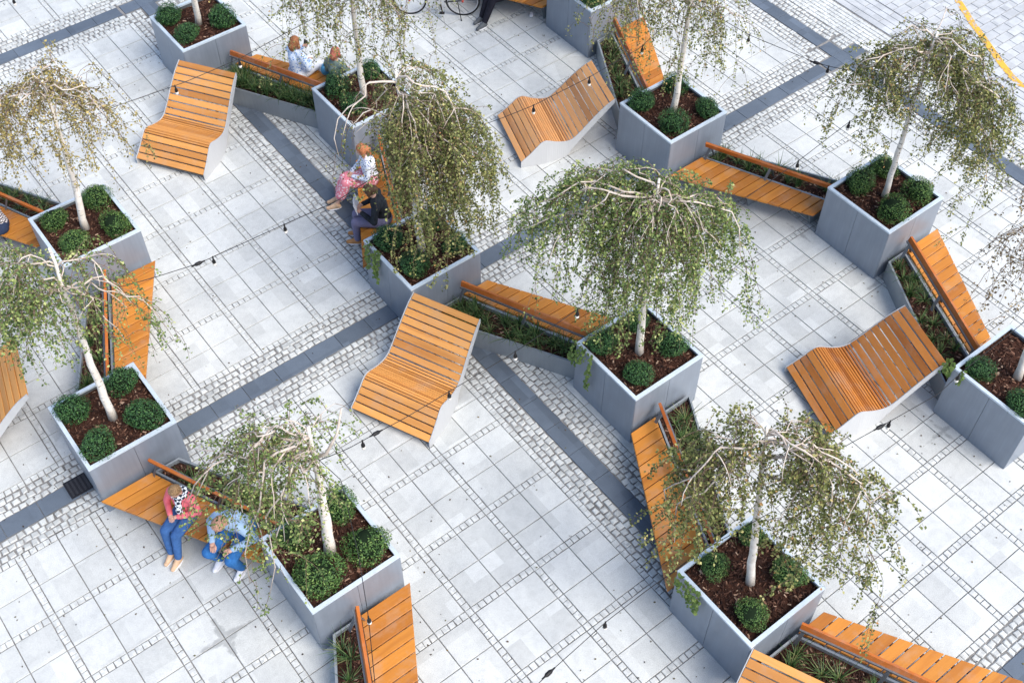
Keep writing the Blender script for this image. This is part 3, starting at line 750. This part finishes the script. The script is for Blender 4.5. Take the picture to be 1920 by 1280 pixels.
birch('P7', (1758, 60, 4.2), [(1785, 25, 4.2, .9), (1815, 70, 3.9, 1.1), (1690, 60, 4.1, .7), (1620, 130, 3.7, 1.0), (1590, 160, 3.4, .9), (1570, 190, 3.2, .6), (1650, 160, 3.6, 1.0), (1740, 110, 3.8, 1.3), (1790, 140, 3.6, 1.4), (1835, 190, 3.3, 1.3), (1850, 250, 2.9, 1.2), (1870, 310, 2.5, .9), (1780, 200, 3.4, 1.2), (1810, 260, 2.9, 1.2), (1845, 330, 2.4, .9), (1690, 170, 3.5, .8)], 'olive birch with slim clean white trunk before the yellow line', O_, 17, twigs=11, hang=(.35, .8), dens_=66, rbase=.05)
birch('P8', (2030, 400, 4.1), [(1900, 470, 3.5, .45), (1930, 440, 3.8, .5), (1905, 520, 3.1, .4), (1960, 500, 3.2, .5), (2060, 470, 3.5), (2100, 420, 3.8), (2010, 330, 4.2), (1930, 530, 3.0, .4)], 'brown twiggy birch at the head of the dark orange lounger', B_, 18, twigs=14, hang=(.5, .9), dens_=44)
birch('P9', (1438, 800, 4.15), [(1400, 790, 4.1, .9), (1330, 830, 3.8, 1.0), (1280, 880, 3.4, 1.1), (1245, 950, 3.0, 1.1), (1370, 900, 3.6, .7), (1500, 800, 4.0, 1), (1560, 860, 3.7, 1), (1610, 920, 3.3, 1), (1650, 970, 2.9, .9), (1640, 1060, 2.3, .9), (1560, 960, 3.3, 1.1), (1600, 1020, 2.8, 1.1), (1540, 900, 3.6, 1), (1450, 850, 3.9, .8), (1250, 1010, 2.6, 1.1), (1550, 1040, 2.7, .9), (1320, 930, 3.2, .7)], 'birch with white spreading limbs over bark filled planter', O_, 19, twigs=11, hang=(.3, .75), dens_=62, rbase=.055)
birch('P10', (578, 800, 3.75), [(530, 795, 3.9, .7), (455, 825, 3.6, .8), (405, 865, 3.2, .45), (375, 915, 2.8, .75), (350, 950, 2.5, .8), (420, 930, 2.6, .6), (440, 870, 3.1, .6), (485, 1040, 1.8, 1.1), (505, 1110, 1.35, 1.2), (480, 1090, 1.5, 1.2), (525, 1060, 1.7, 1.1), (540, 1010, 2.0, 1.0), (545, 870, 3.3, .7), (610, 790, 3.7, .7), (480, 830, 3.5, .8)], 'leaning birch with thick trunk hanging over the sitter in light blue top', G_, 20, twigs=10, hang=(.35, .7), dens_=50, rbase=.075, fork=[(580, 862, 3.1), (612, 850, 3.35), (632, 812, 3.65), (640, 765, 4.0)])
birch('P11', (92, 465, 4.3), [(30, 490, 4.0, .9), (-20, 500, 3.8, 1), (150, 490, 3.9, .6), (220, 540, 3.5, .7), (285, 575, 3.2, .8), (300, 600, 3.0, .6), (60, 560, 3.6, 1), (130, 580, 3.4, .9), (200, 610, 3.0, .9), (20, 600, 3.3, 1), (-40, 570, 3.4, 1), (50, 640, 2.9, .8), (230, 640, 2.7, .8)], 'green birch with cream trunk hanging over bench and four boxwoods', G_, 21, twigs=11, hang=(.35, .85), dens_=52)
birch('P12', (78, 150, 3.9), [(110, 125, 3.9, .9), (60, 130, 3.9, 1), (20, 170, 3.6, .9), (150, 150, 3.7, .9), (190, 200, 3.3, .6), (220, 240, 2.9, .5), (-20, 210, 3.4, .9), (60, 210, 3.4, 1), (10, 260, 3.0, .8), (120, 200, 3.5, .8), (90, 160, 3.8, 1)], 'pale yellow birch beside the sitter in the checked shirt', Y_, 22, twigs=12, hang=(.4, .85), dens_=54)
print('birch leaves', LEAFN[0])


# ------------------------------------------------------------------ trailing ivy over planter rims
def ivy(pn, start, n, label, seed, down=.45):
    r_ = random.Random(seed); V = []; F = []; b = MB(); p0 = g(*start, 1.09); x, y = PL[pn]; o0 = p0.copy()
    outv = Vector((p0.x-x, p0.y-y, 0)); outv = Vector((math.copysign(1, outv.x), 0, 0)) if abs(outv.x) > abs(outv.y) else Vector((0, math.copysign(1, outv.y), 0))
    sdv = Vector((-outv.y, outv.x, 0))
    for k in range(n):
        off = sdv*r_.uniform(-.22, .22); st = p0-outv*.10+off; pts = [st+Vector((0, 0, -.05)), st+outv*.09+Vector((0, 0, .015)), st+outv*.135+Vector((0, 0, -.04))]
        L = down*r_.uniform(.3, 1.1); m_ = max(2, int(L/.07))
        for i in range(m_): pts.append(pts[-1]+Vector((outv.x*r_.uniform(-.004, .012), outv.y*r_.uniform(-.004, .012), -.07))+sdv*r_.uniform(-.02, .02))
        b.tube([q-o0 for q in pts], .003, 4)
        for q in pts[1:]:
            for _ in range(4):
                c_ = q-o0+outv*r_.uniform(0, .03)+sdv*r_.gauss(0, .03)+Vector((0, 0, r_.gauss(0, .025))); nn = (outv+Vector((r_.gauss(0, .5), r_.gauss(0, .5), r_.uniform(.2, 1)))).normalized(); t = nn.cross(Vector((r_.gauss(0, 1), r_.gauss(0, 1), r_.gauss(0, 1)))).normalized(); w_ = nn.cross(t); l_ = r_.uniform(.02, .04); i = len(V)
                V += [c_-t*l_, c_+w_*l_*.8, c_+t*l_*1.1, c_-w_*l_*.8]; F.append((i, i+1, i+2, i+3))
    e = empty('ivy_plant', o0, label=label, cat='ivy'); obj('stem', b.mesh(M['twig']), e); obj('foliage', mesh(V, F, M['sprout']), e)
ivy('P3', (702, 470), 7, 'light green ivy trailing over the rim on the dark band crossing', 1)
ivy('P4', (1092, 655), 4, 'thin ivy trailing over planter rim between two unused benches', 2, .6)
ivy('P8', (1793, 690), 5, 'small ivy over planter rim at the dark orange lounger head', 3, .2)
ivy('P9', (1290, 1095), 6, 'ivy trailing over rim of planter under white limbed birch', 4, .35)

# ------------------------------------------------------------------ people
def remesh(b, mat, voxel=.011, smooth=4, disp=None):
    me = b.mesh(mat); o_ = bpy.data.objects.new('tmp', me); COL.objects.link(o_)
    md = o_.modifiers.new('r', 'REMESH'); md.mode = 'VOXEL'; md.voxel_size = voxel; md.use_smooth_shade = True
    if smooth: sm = o_.modifiers.new('s', 'SMOOTH'); sm.iterations = smooth; sm.factor = .5
    bpy.context.view_layer.update()
    ev = o_.evaluated_get(bpy.context.evaluated_depsgraph_get()); nm = bpy.data.meshes.new_from_object(ev)
    bpy.data.objects.remove(o_, do_unlink=True)
    if not nm.materials: nm.materials.append(mat)
    if disp:
        r_ = random.Random(5)
        for v in nm.vertices: v.co += v.normal*r_.uniform(-disp, disp)
    nm.shade_smooth(); return nm
def chain(b, pts, rad):
    pts = [Vector(p_) for p_ in pts]
    for p_, r_ in zip(pts, rad): b.ball(p_, r_, 12, 8)
    for p_, q, r0, r1 in zip(pts, pts[1:], rad, rad[1:]): b.tube([p_, q], [r0, r1], 12)
def cloth(name, c, var=.12): return plain(name, c, .85, .15, var, 14)
def floral(name, c0, c1, scale, th=.42):
    a = N(name, .85, .15); p = a.objc(); v = a.n('TexVoronoi'); v.inputs['Scale'].default_value = scale; a.l(p, v.inputs['Vector'])
    a.col(a.mix(a.ramp(v.outputs['Distance'], [(th-.06, 0.), (th+.06, 1.)]), c0, c1)); return a.m
def check(name, c0, c1, scale):
    a = N(name, .85, .15); p = a.objc(); n_ = a.n('TexChecker'); n_.inputs['Scale'].default_value = scale; a.l(p, n_.inputs['Vector'])
    n_.inputs['Color1'].default_value = (*c0, 1); n_.inputs['Color2'].default_value = (*c1, 1); a.col(n_.outputs[0]); return a.m
WHITE = cloth('white_cotton', (.74, .75, .78), .06)
SKIN = plain('skin', (.62, .36, .26), .55, .35, .08, 20); EYE = plain('eye_dark', (.03, .02, .02), .3); LIP = plain('lip', (.45, .16, .14), .5)
def person(loc, face, label, top, legs, hair, shoe, lean=.12, look=.35, knees=None, ankles=None, hands=None, s=1.0, skirt=False, scarf=None, hairlen=0, sleeve=1.0, bare=False, seat=.425):
    e = empty('person', (loc[0], loc[1], 0), face, label=label, cat='person', group='people sitting on the benches')
    hz = seat+.095*s; pel = Vector((0, 0, hz)); up = Vector((math.sin(lean), 0, math.cos(lean))); up2 = Vector((math.sin(lean*1.6), 0, math.cos(lean*1.6)))
    waist = pel+up*.17*s; chest = waist+up*.17*s; nb = chest+up2*.13*s; hdir = Vector((math.sin(lean+look), 0, math.cos(lean+look))); hc = nb+up2*.05*s+hdir*.13*s
    fwd = Vector((math.cos(lean+look), 0, -math.sin(lean+look)))
    knees = knees or [(.43, .12), (.43, -.12)]; ankles = ankles or [(.42, .12), (.42, -.12)]; hands = hands or [(.30, .07, hz+.12), (.30, -.07, hz+.12)]
    sh = [nb+Vector((-.01, q*.165*s, -.035*s)) for q in (1, -1)]; hip = [pel+Vector((0, q*.09*s, -.01)) for q in (1, -1)]
    kn = [Vector((k[0]*s, k[1]*s, k[2] if len(k) > 2 else hz+.0)) for k in knees]; an = [Vector((k[0]*s, k[1]*s, .085)) for k in ankles]; hd = [Vector(h_) for h_ in hands]; el = []
    for q, S_, Hd in zip((1, -1), sh, hd):
        m_ = (S_+Hd)/2; d_ = (Hd-S_); L = .285*s; hgt = math.sqrt(max(L*L-(d_.length/2)**2, .001)); n_ = Vector((-.35, q*.75, -.75)); n_ = (n_-d_*(n_.dot(d_)/max(d_.length_squared, 1e-6))).normalized(); el.append(m_+n_*hgt)
    # body
    b = MB(); chain(b, [pel, waist, chest, nb], [.115*s, .10*s, .115*s, .06*s]); chain(b, [nb, hc-hdir*.06*s], [.052*s, .05*s])
    b.ball(hc, (.078*s, .072*s, .10*s), 14, 10); b.ball(hc+fwd*.03*s-hdir*.055*s, .052*s); b.ball(hc+fwd*.082*s-hdir*.012*s, (.018*s, .013*s, .02*s), 8, 6)
    for q in (1, -1): b.ball(hc+Vector((0, q*.074*s, 0)), (.016*s, .01*s, .024*s), 8, 6)
    for q in (0, 1):
        chain(b, [nb, sh[q], el[q], hd[q]], [.06*s, .05*s, .038*s, .027*s]); chain(b, [hip[q], kn[q], an[q], an[q]+Vector((.10*s, 0, -.04))], [.085*s, .058*s, .038*s, .033*s])
        fd = (hd[q]-el[q]).normalized(); b.ball(hd[q]+fd*.045*s, (.042*s, .034*s, .022*s), 10, 6)
    body = remesh(b, SKIN, .010, 3)
    fb = MB()
    for q in (0, 1):
        fd = (hd[q]-el[q]).normalized(); sd_ = fd.cross(Vector((0, 0, 1))).normalized(); dn = Vector((0, 0, -1)); p0 = hd[q]+fd*.075*s
        for k, ln in zip((-1.5, -.5, .5, 1.5), (.068, .078, .072, .056)):
            r0 = p0+sd_*k*.018*s; fb.tube([r0, r0+fd*ln*.5*s+dn*.008*s, r0+fd*ln*.85*s+dn*.03*s, r0+fd*ln*.8*s+dn*.045*s], [.0085*s, .008*s, .007*s, .005*s], 6)
        inn = -1 if q == 0 else 1; tb = hd[q]+fd*.03*s+Vector((0, inn*.03*s, 0)); fb.tube([tb, tb+fd*.03*s+Vector((0, inn*.02*s, -.01*s)), tb+fd*.058*s+Vector((0, inn*.022*s, -.02*s))], [.011*s, .0095*s, .006*s], 6)
    bmx = bmesh.new(); bmx.from_mesh(body); tm = fb.mesh(SKIN, True); bmx.from_mesh(tm); bmx.to_mesh(body); bmx.free(); body.shade_smooth()
    obj('body', body, e)
    for q in (1, -1):
        b = MB(); b.ball(hc+fwd*.066*s+Vector((0, q*.03*s, 0))+hdir*.012*s, .010*s, 8, 6); obj('eye', b.mesh(EYE, True), e)
    b = MB(); b.ball(hc+fwd*.074*s-hdir*.052*s, (.010*s, .024*s, .007*s), 8, 6); obj('mouth', b.mesh(LIP, True), e)
    # clothes
    b = MB(); chain(b, [pel+up*.02, waist, chest, nb-up2*.02], [.145*s, .128*s, .142*s, .088*s])
    b.ball(chest, (.115*s, .175*s, .14*s), 14, 10)
    for q in (0, 1):
        w_ = el[q].lerp(hd[q], sleeve) if sleeve > .3 else None
        chain(b, [nb-up2*.03, sh[q], el[q]] + ([w_] if w_ else []), [.085*s, .072*s, .054*s]+([.042*s] if w_ else []))
    obj('top', remesh(b, top, .012, 4), e)
    b = MB(); chain(b, [pel, pel+up*.06], [.148*s, .135*s])
    for q in (0, 1):
        if skirt: chain(b, [hip[q], kn[q], kn[q].lerp(an[q], .55)], [.125*s, .105*s, .10*s])
        else: chain(b, [hip[q], kn[q], kn[q].lerp(an[q], .5), an[q].lerp(kn[q], .08)], [.115*s, .080*s, .066*s, .056*s])
    if skirt: chain(b, [pel+Vector((.1, 0, 0)), (kn[0]+kn[1])/2, ((kn[0]+kn[1])/2).lerp((an[0]+an[1])/2, .5)], [.12*s, .10*s, .09*s])
    obj('skirt' if skirt else 'trousers', remesh(b, legs, .012, 4), e)
    for q in (0, 1):
        b = MB(); dr = (an[q]-kn[q]); dr.z = 0; fx = Vector((1, 0, 0))
        h0 = an[q]-fx*.035*s; h0.z = .045; chain(b, [h0, h0+fx*.10*s, h0+fx*.20*s+Vector((0, 0, -.006))], [.044*s, .042*s, .036*s]); chain(b, [h0+fx*.03*s, an[q]+Vector((0, 0, .012))], [.046*s, .050*s]); chain(b, [an[q], h0+fx*.13*s+Vector((0, 0, .008))], [.049*s, .043*s])
        for i, v in enumerate(b.V): b.V[i] = (v[0], v[1], max(v[2], .004))
        sh_ = obj('shoe', remesh(b, shoe, .011, 2), e); b = MB(); b.ball(h0+fx*.085*s+Vector((0, 0, -.031)), (.142*s, .052*s, .013), 16, 6); obj('sole', b.mesh(WHITE, True), sh_)
    b = MB(); b.ball(hc+hdir*.03*s-fwd*.018*s, (.092*s, .086*s, .092*s), 14, 10); b.ball(hc-fwd*.045*s-hdir*.02*s, (.062*s, .078*s, .085*s), 12, 8)
    if hairlen:
        chain(b, [hc-fwd*.05*s, hc-fwd*.085*s-hdir*hairlen*.5, hc-fwd*.075*s-hdir*hairlen], [.075*s, .07*s, .05*s])
        for q in (1, -1): chain(b, [hc+Vector((-.01, q*.06*s, .02)), hc+Vector((0, q*.078*s, -hairlen*.8))], [.04*s, .03*s])
    # keep the face free
    hb = remesh(b, hair, .012, 2, .006)
    bmx = bmesh.new(); bmx.from_mesh(hb); bmesh.ops.delete(bmx, geom=[v for v in bmx.verts if (v.co-hc).dot(fwd) > .045*s and (v.co-hc).dot(hdir) < .045*s], context='VERTS'); bmx.to_mesh(hb); bmx.free(); hb.shade_smooth()
    obj('hair', hb, e)
    if scarf:
        b = MB(); n_ = 12
        for k in range(n_):
            an_ = 2*math.pi*k/n_; b.ball(nb+up2*.035*s+Vector((math.cos(an_)*.085*s, math.sin(an_)*.09*s, .012*math.sin(3*an_))), .045*s, 8, 6)
        chain(b, [nb+Vector((.09, .03, 0)), chest+Vector((.155, .05, -.03)), waist+Vector((.15, .05, .02))], [.05*s, .05*s, .045*s]); obj('scarf', remesh(b, scarf, .012, 3), e)
    M4 = Matrix.Translation((loc[0], loc[1], 0)) @ Matrix.Rotation(face, 4, 'Z')
    return e, lambda v: M4 @ Vector(v), dict(hd=hd, hc=hc, fwd=fwd, hdir=hdir, el=el)
HAIR = {'brown': plain('hair_brown', (.10, .055, .028), .6, .3, .5, 60), 'light': plain('hair_light_brown', (.30, .18, .085), .6, .3, .5, 50), 'ginger': plain('hair_ginger', (.42, .16, .07), .6, .3, .4, 60), 'auburn': plain('hair_auburn', (.32, .13, .055), .6, .3, .4, 60)}
BEIGE = cloth('shoe_beige', (.62, .42, .27)); TAN = cloth('shoe_tan', (.45, .22, .09))
PI = math.pi
person((-5.58, .04), PI+.50, 'person in pink hoodie with white checked scarf and blue jeans', cloth('pink_hoodie', (.78, .17, .20)), cloth('blue_jeans', (.05, .13, .32), .25), HAIR['light'], BEIGE, lean=.03, look=.5, knees=[(.43, .09), (.42, -.10)], ankles=[(.56, .10), (.53, -.04)], hands=[(.22, .06, .72), (.23, -.07, .71)], s=.92, scarf=check('scarf_check', (.80, .84, .88), (.03, .035, .05), 24))
person((-5.10, -.62), PI+.48, 'person in light blue top and blue jeans bending forward', cloth('light_blue_top', (.36, .50, .66), .08), cloth('bright_blue_jeans', (.035, .15, .39), .25), plain('hair_short_ginger', (.55, .30, .20), .6, .3, .35, 45), WHITE, lean=.40, look=.55, knees=[(.50, .15), (.52, -.17)], ankles=[(.36, .15), (.36, -.17)], hands=[(.42, .16, .66), (.44, -.16, .66)], s=1.06)
eC = person((.0, 3.98), R(158), 'person in floral top and pink patterned skirt', floral('floral_white_blue', (.06, .09, .25), (.74, .78, .86), 26, .30), floral('pink_pattern', (.80, .62, .64), (.72, .22, .27), 24, .40), HAIR['ginger'], BEIGE, lean=.10, look=.3, knees=[(.46, .07), (.45, -.07)], ankles=[(.68, .09), (.64, -.06)], s=.96, skirt=True, hairlen=.14)
pD, fD, jD = person((-.38, 3.02), R(142), 'person in dark jacket reading, violet grey trousers', cloth('dark_jacket', (.022, .026, .032), .4), cloth('violet_grey_trousers', (.17, .16, .25)), HAIR['brown'], TAN, lean=.18, look=.5, knees=[(.46, .12), (.46, -.08)], ankles=[(.47, .10), (.46, -.10)], hands=[(.33, .11, .72), (.33, -.11, .72)], s=.99, hairlen=.06)
b = MB(); r_ = random.Random(2); V = []; F = []
for sx in (-1, 1):
    k = len(V)
    for (u, v) in ((0, 0), (1, 0), (1, 1), (0, 1)): V.append((.40+.05*v+.02*(1-u), sx*u*.15, .70+.20*v+.015*u))
    F.append((k, k+1, k+2, k+3))
nme = mesh(V, F, WHITE); on = obj('newspaper', nme, None, label='white folded paper held by the sitter in dark jacket', cat='newspaper'); on.matrix_world = Matrix.Translation((-.38, 3.02, 0)) @ Matrix.Rotation(R(142), 4, 'Z')
md = on.modifiers.new('t', 'SOLIDIFY'); md.thickness = .006
pE, fE, jE = person((.44, 7.10), R(12), 'person in blue and white floral blouse holding a phone', floral('floral_blue', (.16, .34, .68), (.70, .78, .90), 24, .34), cloth('white_trousers', (.72, .74, .78), .06), HAIR['auburn'], BEIGE, lean=.08, look=.1, hands=[(.27, .06, .92), (.28, -.07, .66)], s=1.0, hairlen=.12)
b = MB(); b.box((-.006, -.036, -.07), (.006, .036, .07)); hp = fE(jE['hd'][0]+Vector((.05, -.03, .06))); obj('phone', b.mesh(M['black']), None, hp, (.2, .1, .4), label='black phone held up by the floral blouse sitter', cat='phone')
person((.86, 6.40), R(25), 'person with reddish hair and dark green jacket under sparse birch', cloth('green_jacket', (.16, .22, .20), .3), cloth('grey_trousers', (.20, .22, .24)), plain('hair_red', (.45, .14, .09), .6, .3, .4, 60), WHITE, lean=.08, look=.2, s=.97, hairlen=.08)
person((-5.44, 6.74), PI-.1, 'person in black and white checked shirt', check('check_shirt', (.78, .76, .76), (.06, .05, .06), 38), cloth('dark_jeans', (.03, .045, .09)), HAIR['brown'], BEIGE, lean=.12, look=.2, s=1.03)
person((5.13, 6.74), PI+.08, 'person in black trousers and dark white-soled sneakers', cloth('black_top', (.02, .02, .025)), cloth('black_trousers', (.014, .014, .022), .3), HAIR['brown'], cloth('dark_sneaker', (.10, .11, .12)), lean=.05, look=.2, knees=[(.46, .02), (.46, -.12)], ankles=[(.70, .03), (.62, -.14)], s=1.05)
b = MB()                                   # round light blue bag on the bench
b.ball((0, 0, .13), (.15, .10, .13), 14, 10); bag = remesh(b, cloth('blue_bag', (.10, .33, .52)), .012, 2)
eb = empty('bag', (.92, 6.83, .425), R(25), label='light blue rounded bag on bench between two sitters', cat='bag'); obj('bag_body', bag, eb)
b = MB(); b.tube([(-.08, 0, .22), (-.06, 0, .30), (0, 0, .33), (.06, 0, .30), (.08, 0, .22)], .01, 8); obj('handle', b.mesh(M['black'], True), eb)

# ------------------------------------------------------------------ bicycle
def bicycle(loc, rz):
    e = empty('bicycle', loc, rz, label='dark bicycle with kickstand parked beside the sneaker wearer', cat='bicycle')
    fr = plain('bicycle_paint', (.03, .03, .035), .3, .6); met = plain('bicycle_metal', (.45, .46, .48), .3, .8); red = plain('bicycle_red', (.45, .05, .03), .35)
    rw, fw_ = Vector((0, 0, .34)), Vector((1.06, 0, .34)); bb = Vector((.44, 0, .29)); st = Vector((.30, 0, .82)); hdt = Vector((.86, 0, .86)); hdb = Vector((.90, 0, .68))
    for c_ in (rw, fw_):
        ring_ = lambda rr, tr, mat, nm, par: obj(nm, (lambda b: (b.tube([c_+Vector((math.cos(t)*rr, 0, math.sin(t)*rr)) for t in [2*PI*k/40 for k in range(41)]], tr, 8, False), b.mesh(mat, True))[1])(MB()), par)
        wh = empty_part('wheel', e); ring_(.325, .020, M['black'], 'tyre', wh); ring_(.302, .010, met, 'wheel_rim', wh)
        b = MB(); b.tube([c_+Vector((0, -.04, 0)), c_+Vector((0, .04, 0))], .022, 10); obj('hub', b.mesh(red, True), wh)
        b = MB()
        for k in range(24): t = 2*PI*k/24; b.tube([c_+Vector((0, .03*(-1)**k, 0)), c_+Vector((math.cos(t)*.30, 0, math.sin(t)*.30))], .0012, 3)
        obj('spokes', b.mesh(met), wh, kind='stuff')
    b = MB()
    for p_, q in ((bb, st), (bb, hdb), (st+Vector((.02, 0, -.06)), hdt), (hdt, hdb), (bb, rw), (rw, st+Vector((.02, 0, -.1))), (hdb, fw_)): b.tube([p_, q], .017, 10)
    obj('frame', remesh(b, fr, .007, 1), e)
    b = MB(); b.tube([st, st+Vector((-.03, 0, .12))], .013, 8); obj('seat_post', b.mesh(met, True), e)
    b = MB(); b.ball(st+Vector((-.05, 0, .14)), (.13, .07, .03), 12, 8); b.ball(st+Vector((.07, 0, .14)), (.09, .025, .02), 10, 6); obj('saddle', remesh(b, M['black'], .008, 2), e)
    b = MB(); b.tube([hdt, hdt+Vector((-.02, 0, .12)), hdt+Vector((.03, 0, .15))], .013, 8); obj('stem', b.mesh(met, True), e)
    b = MB(); b.tube([hdt+Vector((-.05, y, .16)) if abs(y) > .25 else hdt+Vector((.03, y, .155)) for y in (-.31, -.27, -.15, 0, .15, .27, .31)], .012, 8); obj('handlebar', b.mesh(M['black'], True), e)
    b = MB(); b.tube([bb+Vector((0, .055, 0)), bb+Vector((0, .062, 0))], .09, 20); obj('chainring', b.mesh(met), e)
    for q in (1, -1):
        b = MB(); b.bar(bb+Vector((0, q*.075, 0)), bb+Vector((-.03*q, q*.075, -.165*q)), .016, .022); obj('crank', b.mesh(M['black']), e)
        b = MB(); b.box((-.05, -.03, -.012), (.05, .03, .012)); obj('pedal', b.mesh(M['black']), e, bb+Vector((-.03*q, q*.12, -.165*q)))
    b = MB(); b.tube([(.10, .03, .33), (.02, .20, .012)], .010, 8); b.ball((.02, .20, .016), (.018, .014, .014), 8, 6); obj('kickstand', remesh(b, M['black'], .006, 1), e)
def empty_part(name, par):
    o_ = bpy.data.objects.new(name, None); o_.empty_display_size = .1; link(o_, par); return o_
bicycle((4.30, 7.22, 0), R(140))

# ------------------------------------------------------------------ string lights
def lights(path, bulbs, label, conn=None):
    pts = [g(*q) for q in path]; L = [0]
    for a_, b_ in zip(pts, pts[1:]): L.append(L[-1]+(b_-a_).length)
    def ev(t):
        t = t*L[-1]; i = max(k for k in range(len(L)-1) if L[k] <= t+1e-9); f_ = (t-L[i])/(L[i+1]-L[i])
        return pts[i].lerp(pts[i+1], f_)
    def near(px, py):
        best = min((((pj(ev(k/400))[0]-px)**2+(pj(ev(k/400))[1]-py)**2, k/400) for k in range(401))); return ev(best[1])
    o0 = pts[0].copy(); e = empty('string_light', o0, label=label, cat='string light', group='cables with hanging bulbs')
    b = MB(); b.tube([ev(k/40)-o0 for k in range(41)], .005, 6); obj('cable', b.mesh(M['black'], True), e)
    for (px, py) in bulbs:
        c_ = near(px, py)-o0; bu = empty_part('bulb', e)
        b = MB(); b.tube([c_+Vector((0, 0, .01)), c_+Vector((0, 0, -.05)), c_+Vector((0, 0, -.075)), c_+Vector((0, 0, -.115))], [.010, .012, .024, .026], 10); obj('socket', b.mesh(M['black'], True), bu)
        b = MB(); b.ball(c_+Vector((0, 0, -.14)), (.027, .027, .036), 12, 8); obj('glass', b.mesh(M['bulb'], True), bu)
    for (px, py) in (conn or []):
        c_ = near(px, py); d_ = (near(px+12, py-6)-c_); d_ = d_.normalized() if d_.length > 1e-4 else Vector((1, 0, 0)); c_ = c_-o0
        b = MB(); b.tube([c_-d_*.10, c_-d_*.06, c_-d_*.03, c_+d_*.03, c_+d_*.06, c_+d_*.10], [.009, .011, .026, .026, .012, .009], 10); obj('connector', b.mesh(M['black'], True), e)
lights([(120, 560, 3.0), (200, 545, 2.75), (290, 520, 2.6), (372, 494, 2.5), (535, 420, 2.5), (630, 378, 2.7), (750, 300, 3.1)], [(400, 484), (533, 420)], 'black cable with bulbs over the empty pale slabs beside birch planter', [(372, 494)])
lights([(85, 260, 2.9), (215, 200, 2.7), (345, 155, 2.6), (450, 110, 2.6), (540, 60, 2.7), (655, 0, 3.0)], [(327, 160), (447, 108)], 'black cable with bulbs over the yellow orange lounger by dense grass', None)
lights([(770, 270, 3.1), (860, 250, 2.9), (940, 222, 2.8), (1000, 198, 2.7), (1105, 145, 2.7), (1200, 90, 2.8), (1288, 10, 3.1)], [(1000, 198), (1105, 145), (1205, 85)], 'black cable with bulbs crossing the wave lounger and leaf strewn bench', None)
lights([(1290, 0, 3.1), (1405, 66, 2.9), (1530, 118, 2.8), (1560, 126, 2.8), (1640, 140, 2.9), (1735, 145, 3.4)], [(1405, 66), (1553, 126)], 'black cable with bulbs hanging over the bend of the dark band', [(1530, 118)])
lights([(1232, 430, 3.5), (1400, 370, 2.9), (1480, 315, 2.7), (1593, 228, 2.8), (1730, 160, 3.3)], [(1497, 300), (1593, 228)], 'black cable with bulbs beside the bright clean orange bench', None)
lights([(580, 870, 3.0), (650, 842, 2.7), (705, 812, 2.5), (760, 783, 2.4), (845, 732, 2.4), (965, 660, 2.5), (1083, 580, 2.8), (1225, 480, 3.1)], [(681, 828), (843, 734), (967, 659), (1083, 580)], 'long black cable with bulbs crossing the honey coloured lounger', [(705, 812)])
lights([(1445, 960, 2.8), (1320, 1030, 2.4), (1210, 1108, 2.2), (1135, 1166, 2.1), (1030, 1260, 2.1), (960, 1330, 2.3)], [(1135, 1166)], 'black cable with single bulb over bare pale slabs past the bench', [(1030, 1262)])
lights([(1455, 930, 3.0), (1560, 850, 2.6), (1650, 800, 2.4), (1760, 738, 2.4), (1800, 700, 2.5), (2000, 540, 3.0)], [(1670, 790), (1800, 702)], 'black cable with bulbs past the foot of the dark orange lounger', [(1650, 800)])
lights([(585, 850, 3.2), (640, 900, 2.9), (672, 1040, 2.6), (690, 1150, 2.4), (704, 1290, 2.4), (720, 1400, 2.6)], [(692, 1155)], 'black cable with single bulb hanging over wooden bench end', None)
lights([(-60, 30, 2.8), (20, -4, 2.7), (110, -40, 2.7)], [(24, -2)], 'short stretch of cable with bulb beside the far dark band', None)

# ------------------------------------------------------------------ small things on the ground
r_ = random.Random(31); LV = []; LF = []
for q in range(1000):
    px, py = r_.uniform(0, 1920), r_.uniform(0, 1280); c_ = g(px, py, .004)
    if q > 480:
        cx, cy = r_.choice(list(PL.values())); a_ = r_.uniform(0, 6.28); rr = .75+abs(r_.gauss(0, .55)); c_ = Vector((cx+math.cos(a_)*rr*1.1, cy+math.sin(a_)*rr*1.1, .004))
    if any(abs(c_.x-x) < .7 and abs(c_.y-y) < .7 for x, y in PL.values()): continue
    a_ = r_.uniform(0, 6.28); L = r_.uniform(.016, .042); t = Vector((math.cos(a_), math.sin(a_), 0)); s_ = Vector((-t.y, t.x, 0)); k = len(LV); u = Vector((0, 0, 1))
    LV += [c_-t*L*.5, c_+s_*L*.32+u*r_.uniform(.002, .010), c_+t*L*.5+u*.004, c_-s_*L*.32+u*r_.uniform(.002, .010)]; LF.append((k, k+1, k+2, k+3))
obj('fallen_leaves', mesh(LV, LF, leaf_mat('dry_leaf', [(0, (.03, .022, .016)), (.5, (.09, .055, .03)), (.85, (.10, .10, .035)), (1, (.22, .15, .06))], .1)), None, label='small dry leaves scattered over the paving', cat='leaves', kind='stuff')
b = MB(); b.ball((0, 0, .03), (.075, .05, .032), 10, 7); b.ball((.04, .02, .04), (.04, .04, .03), 8, 6)
obj('tissue', remesh(b, WHITE, .01, 1, .004), None, g(997, 31, 0), (0, 0, .5), label='crumpled white tissue lying by planter foot', cat='tissue')
ct = g(151, 908, 0); e = empty('drain_cover', (ct.x, ct.y, .006), 0, label='black metal drain cover at the foot of a planter', cat='drain cover')
b = MB(); b.box((-.20, -.16, 0), (.20, .16, .006)); obj('frame_plate', b.mesh(plain('drain_black', (.018, .018, .022), .5)), e)
for k in range(6):
    b = MB(); b.box((-.17+k*.062, -.13, .006), (-.14+k*.062, .13, .013)); obj('grate_bar', b.mesh(plain('drain_bar', (.035, .035, .04), .45)), e)
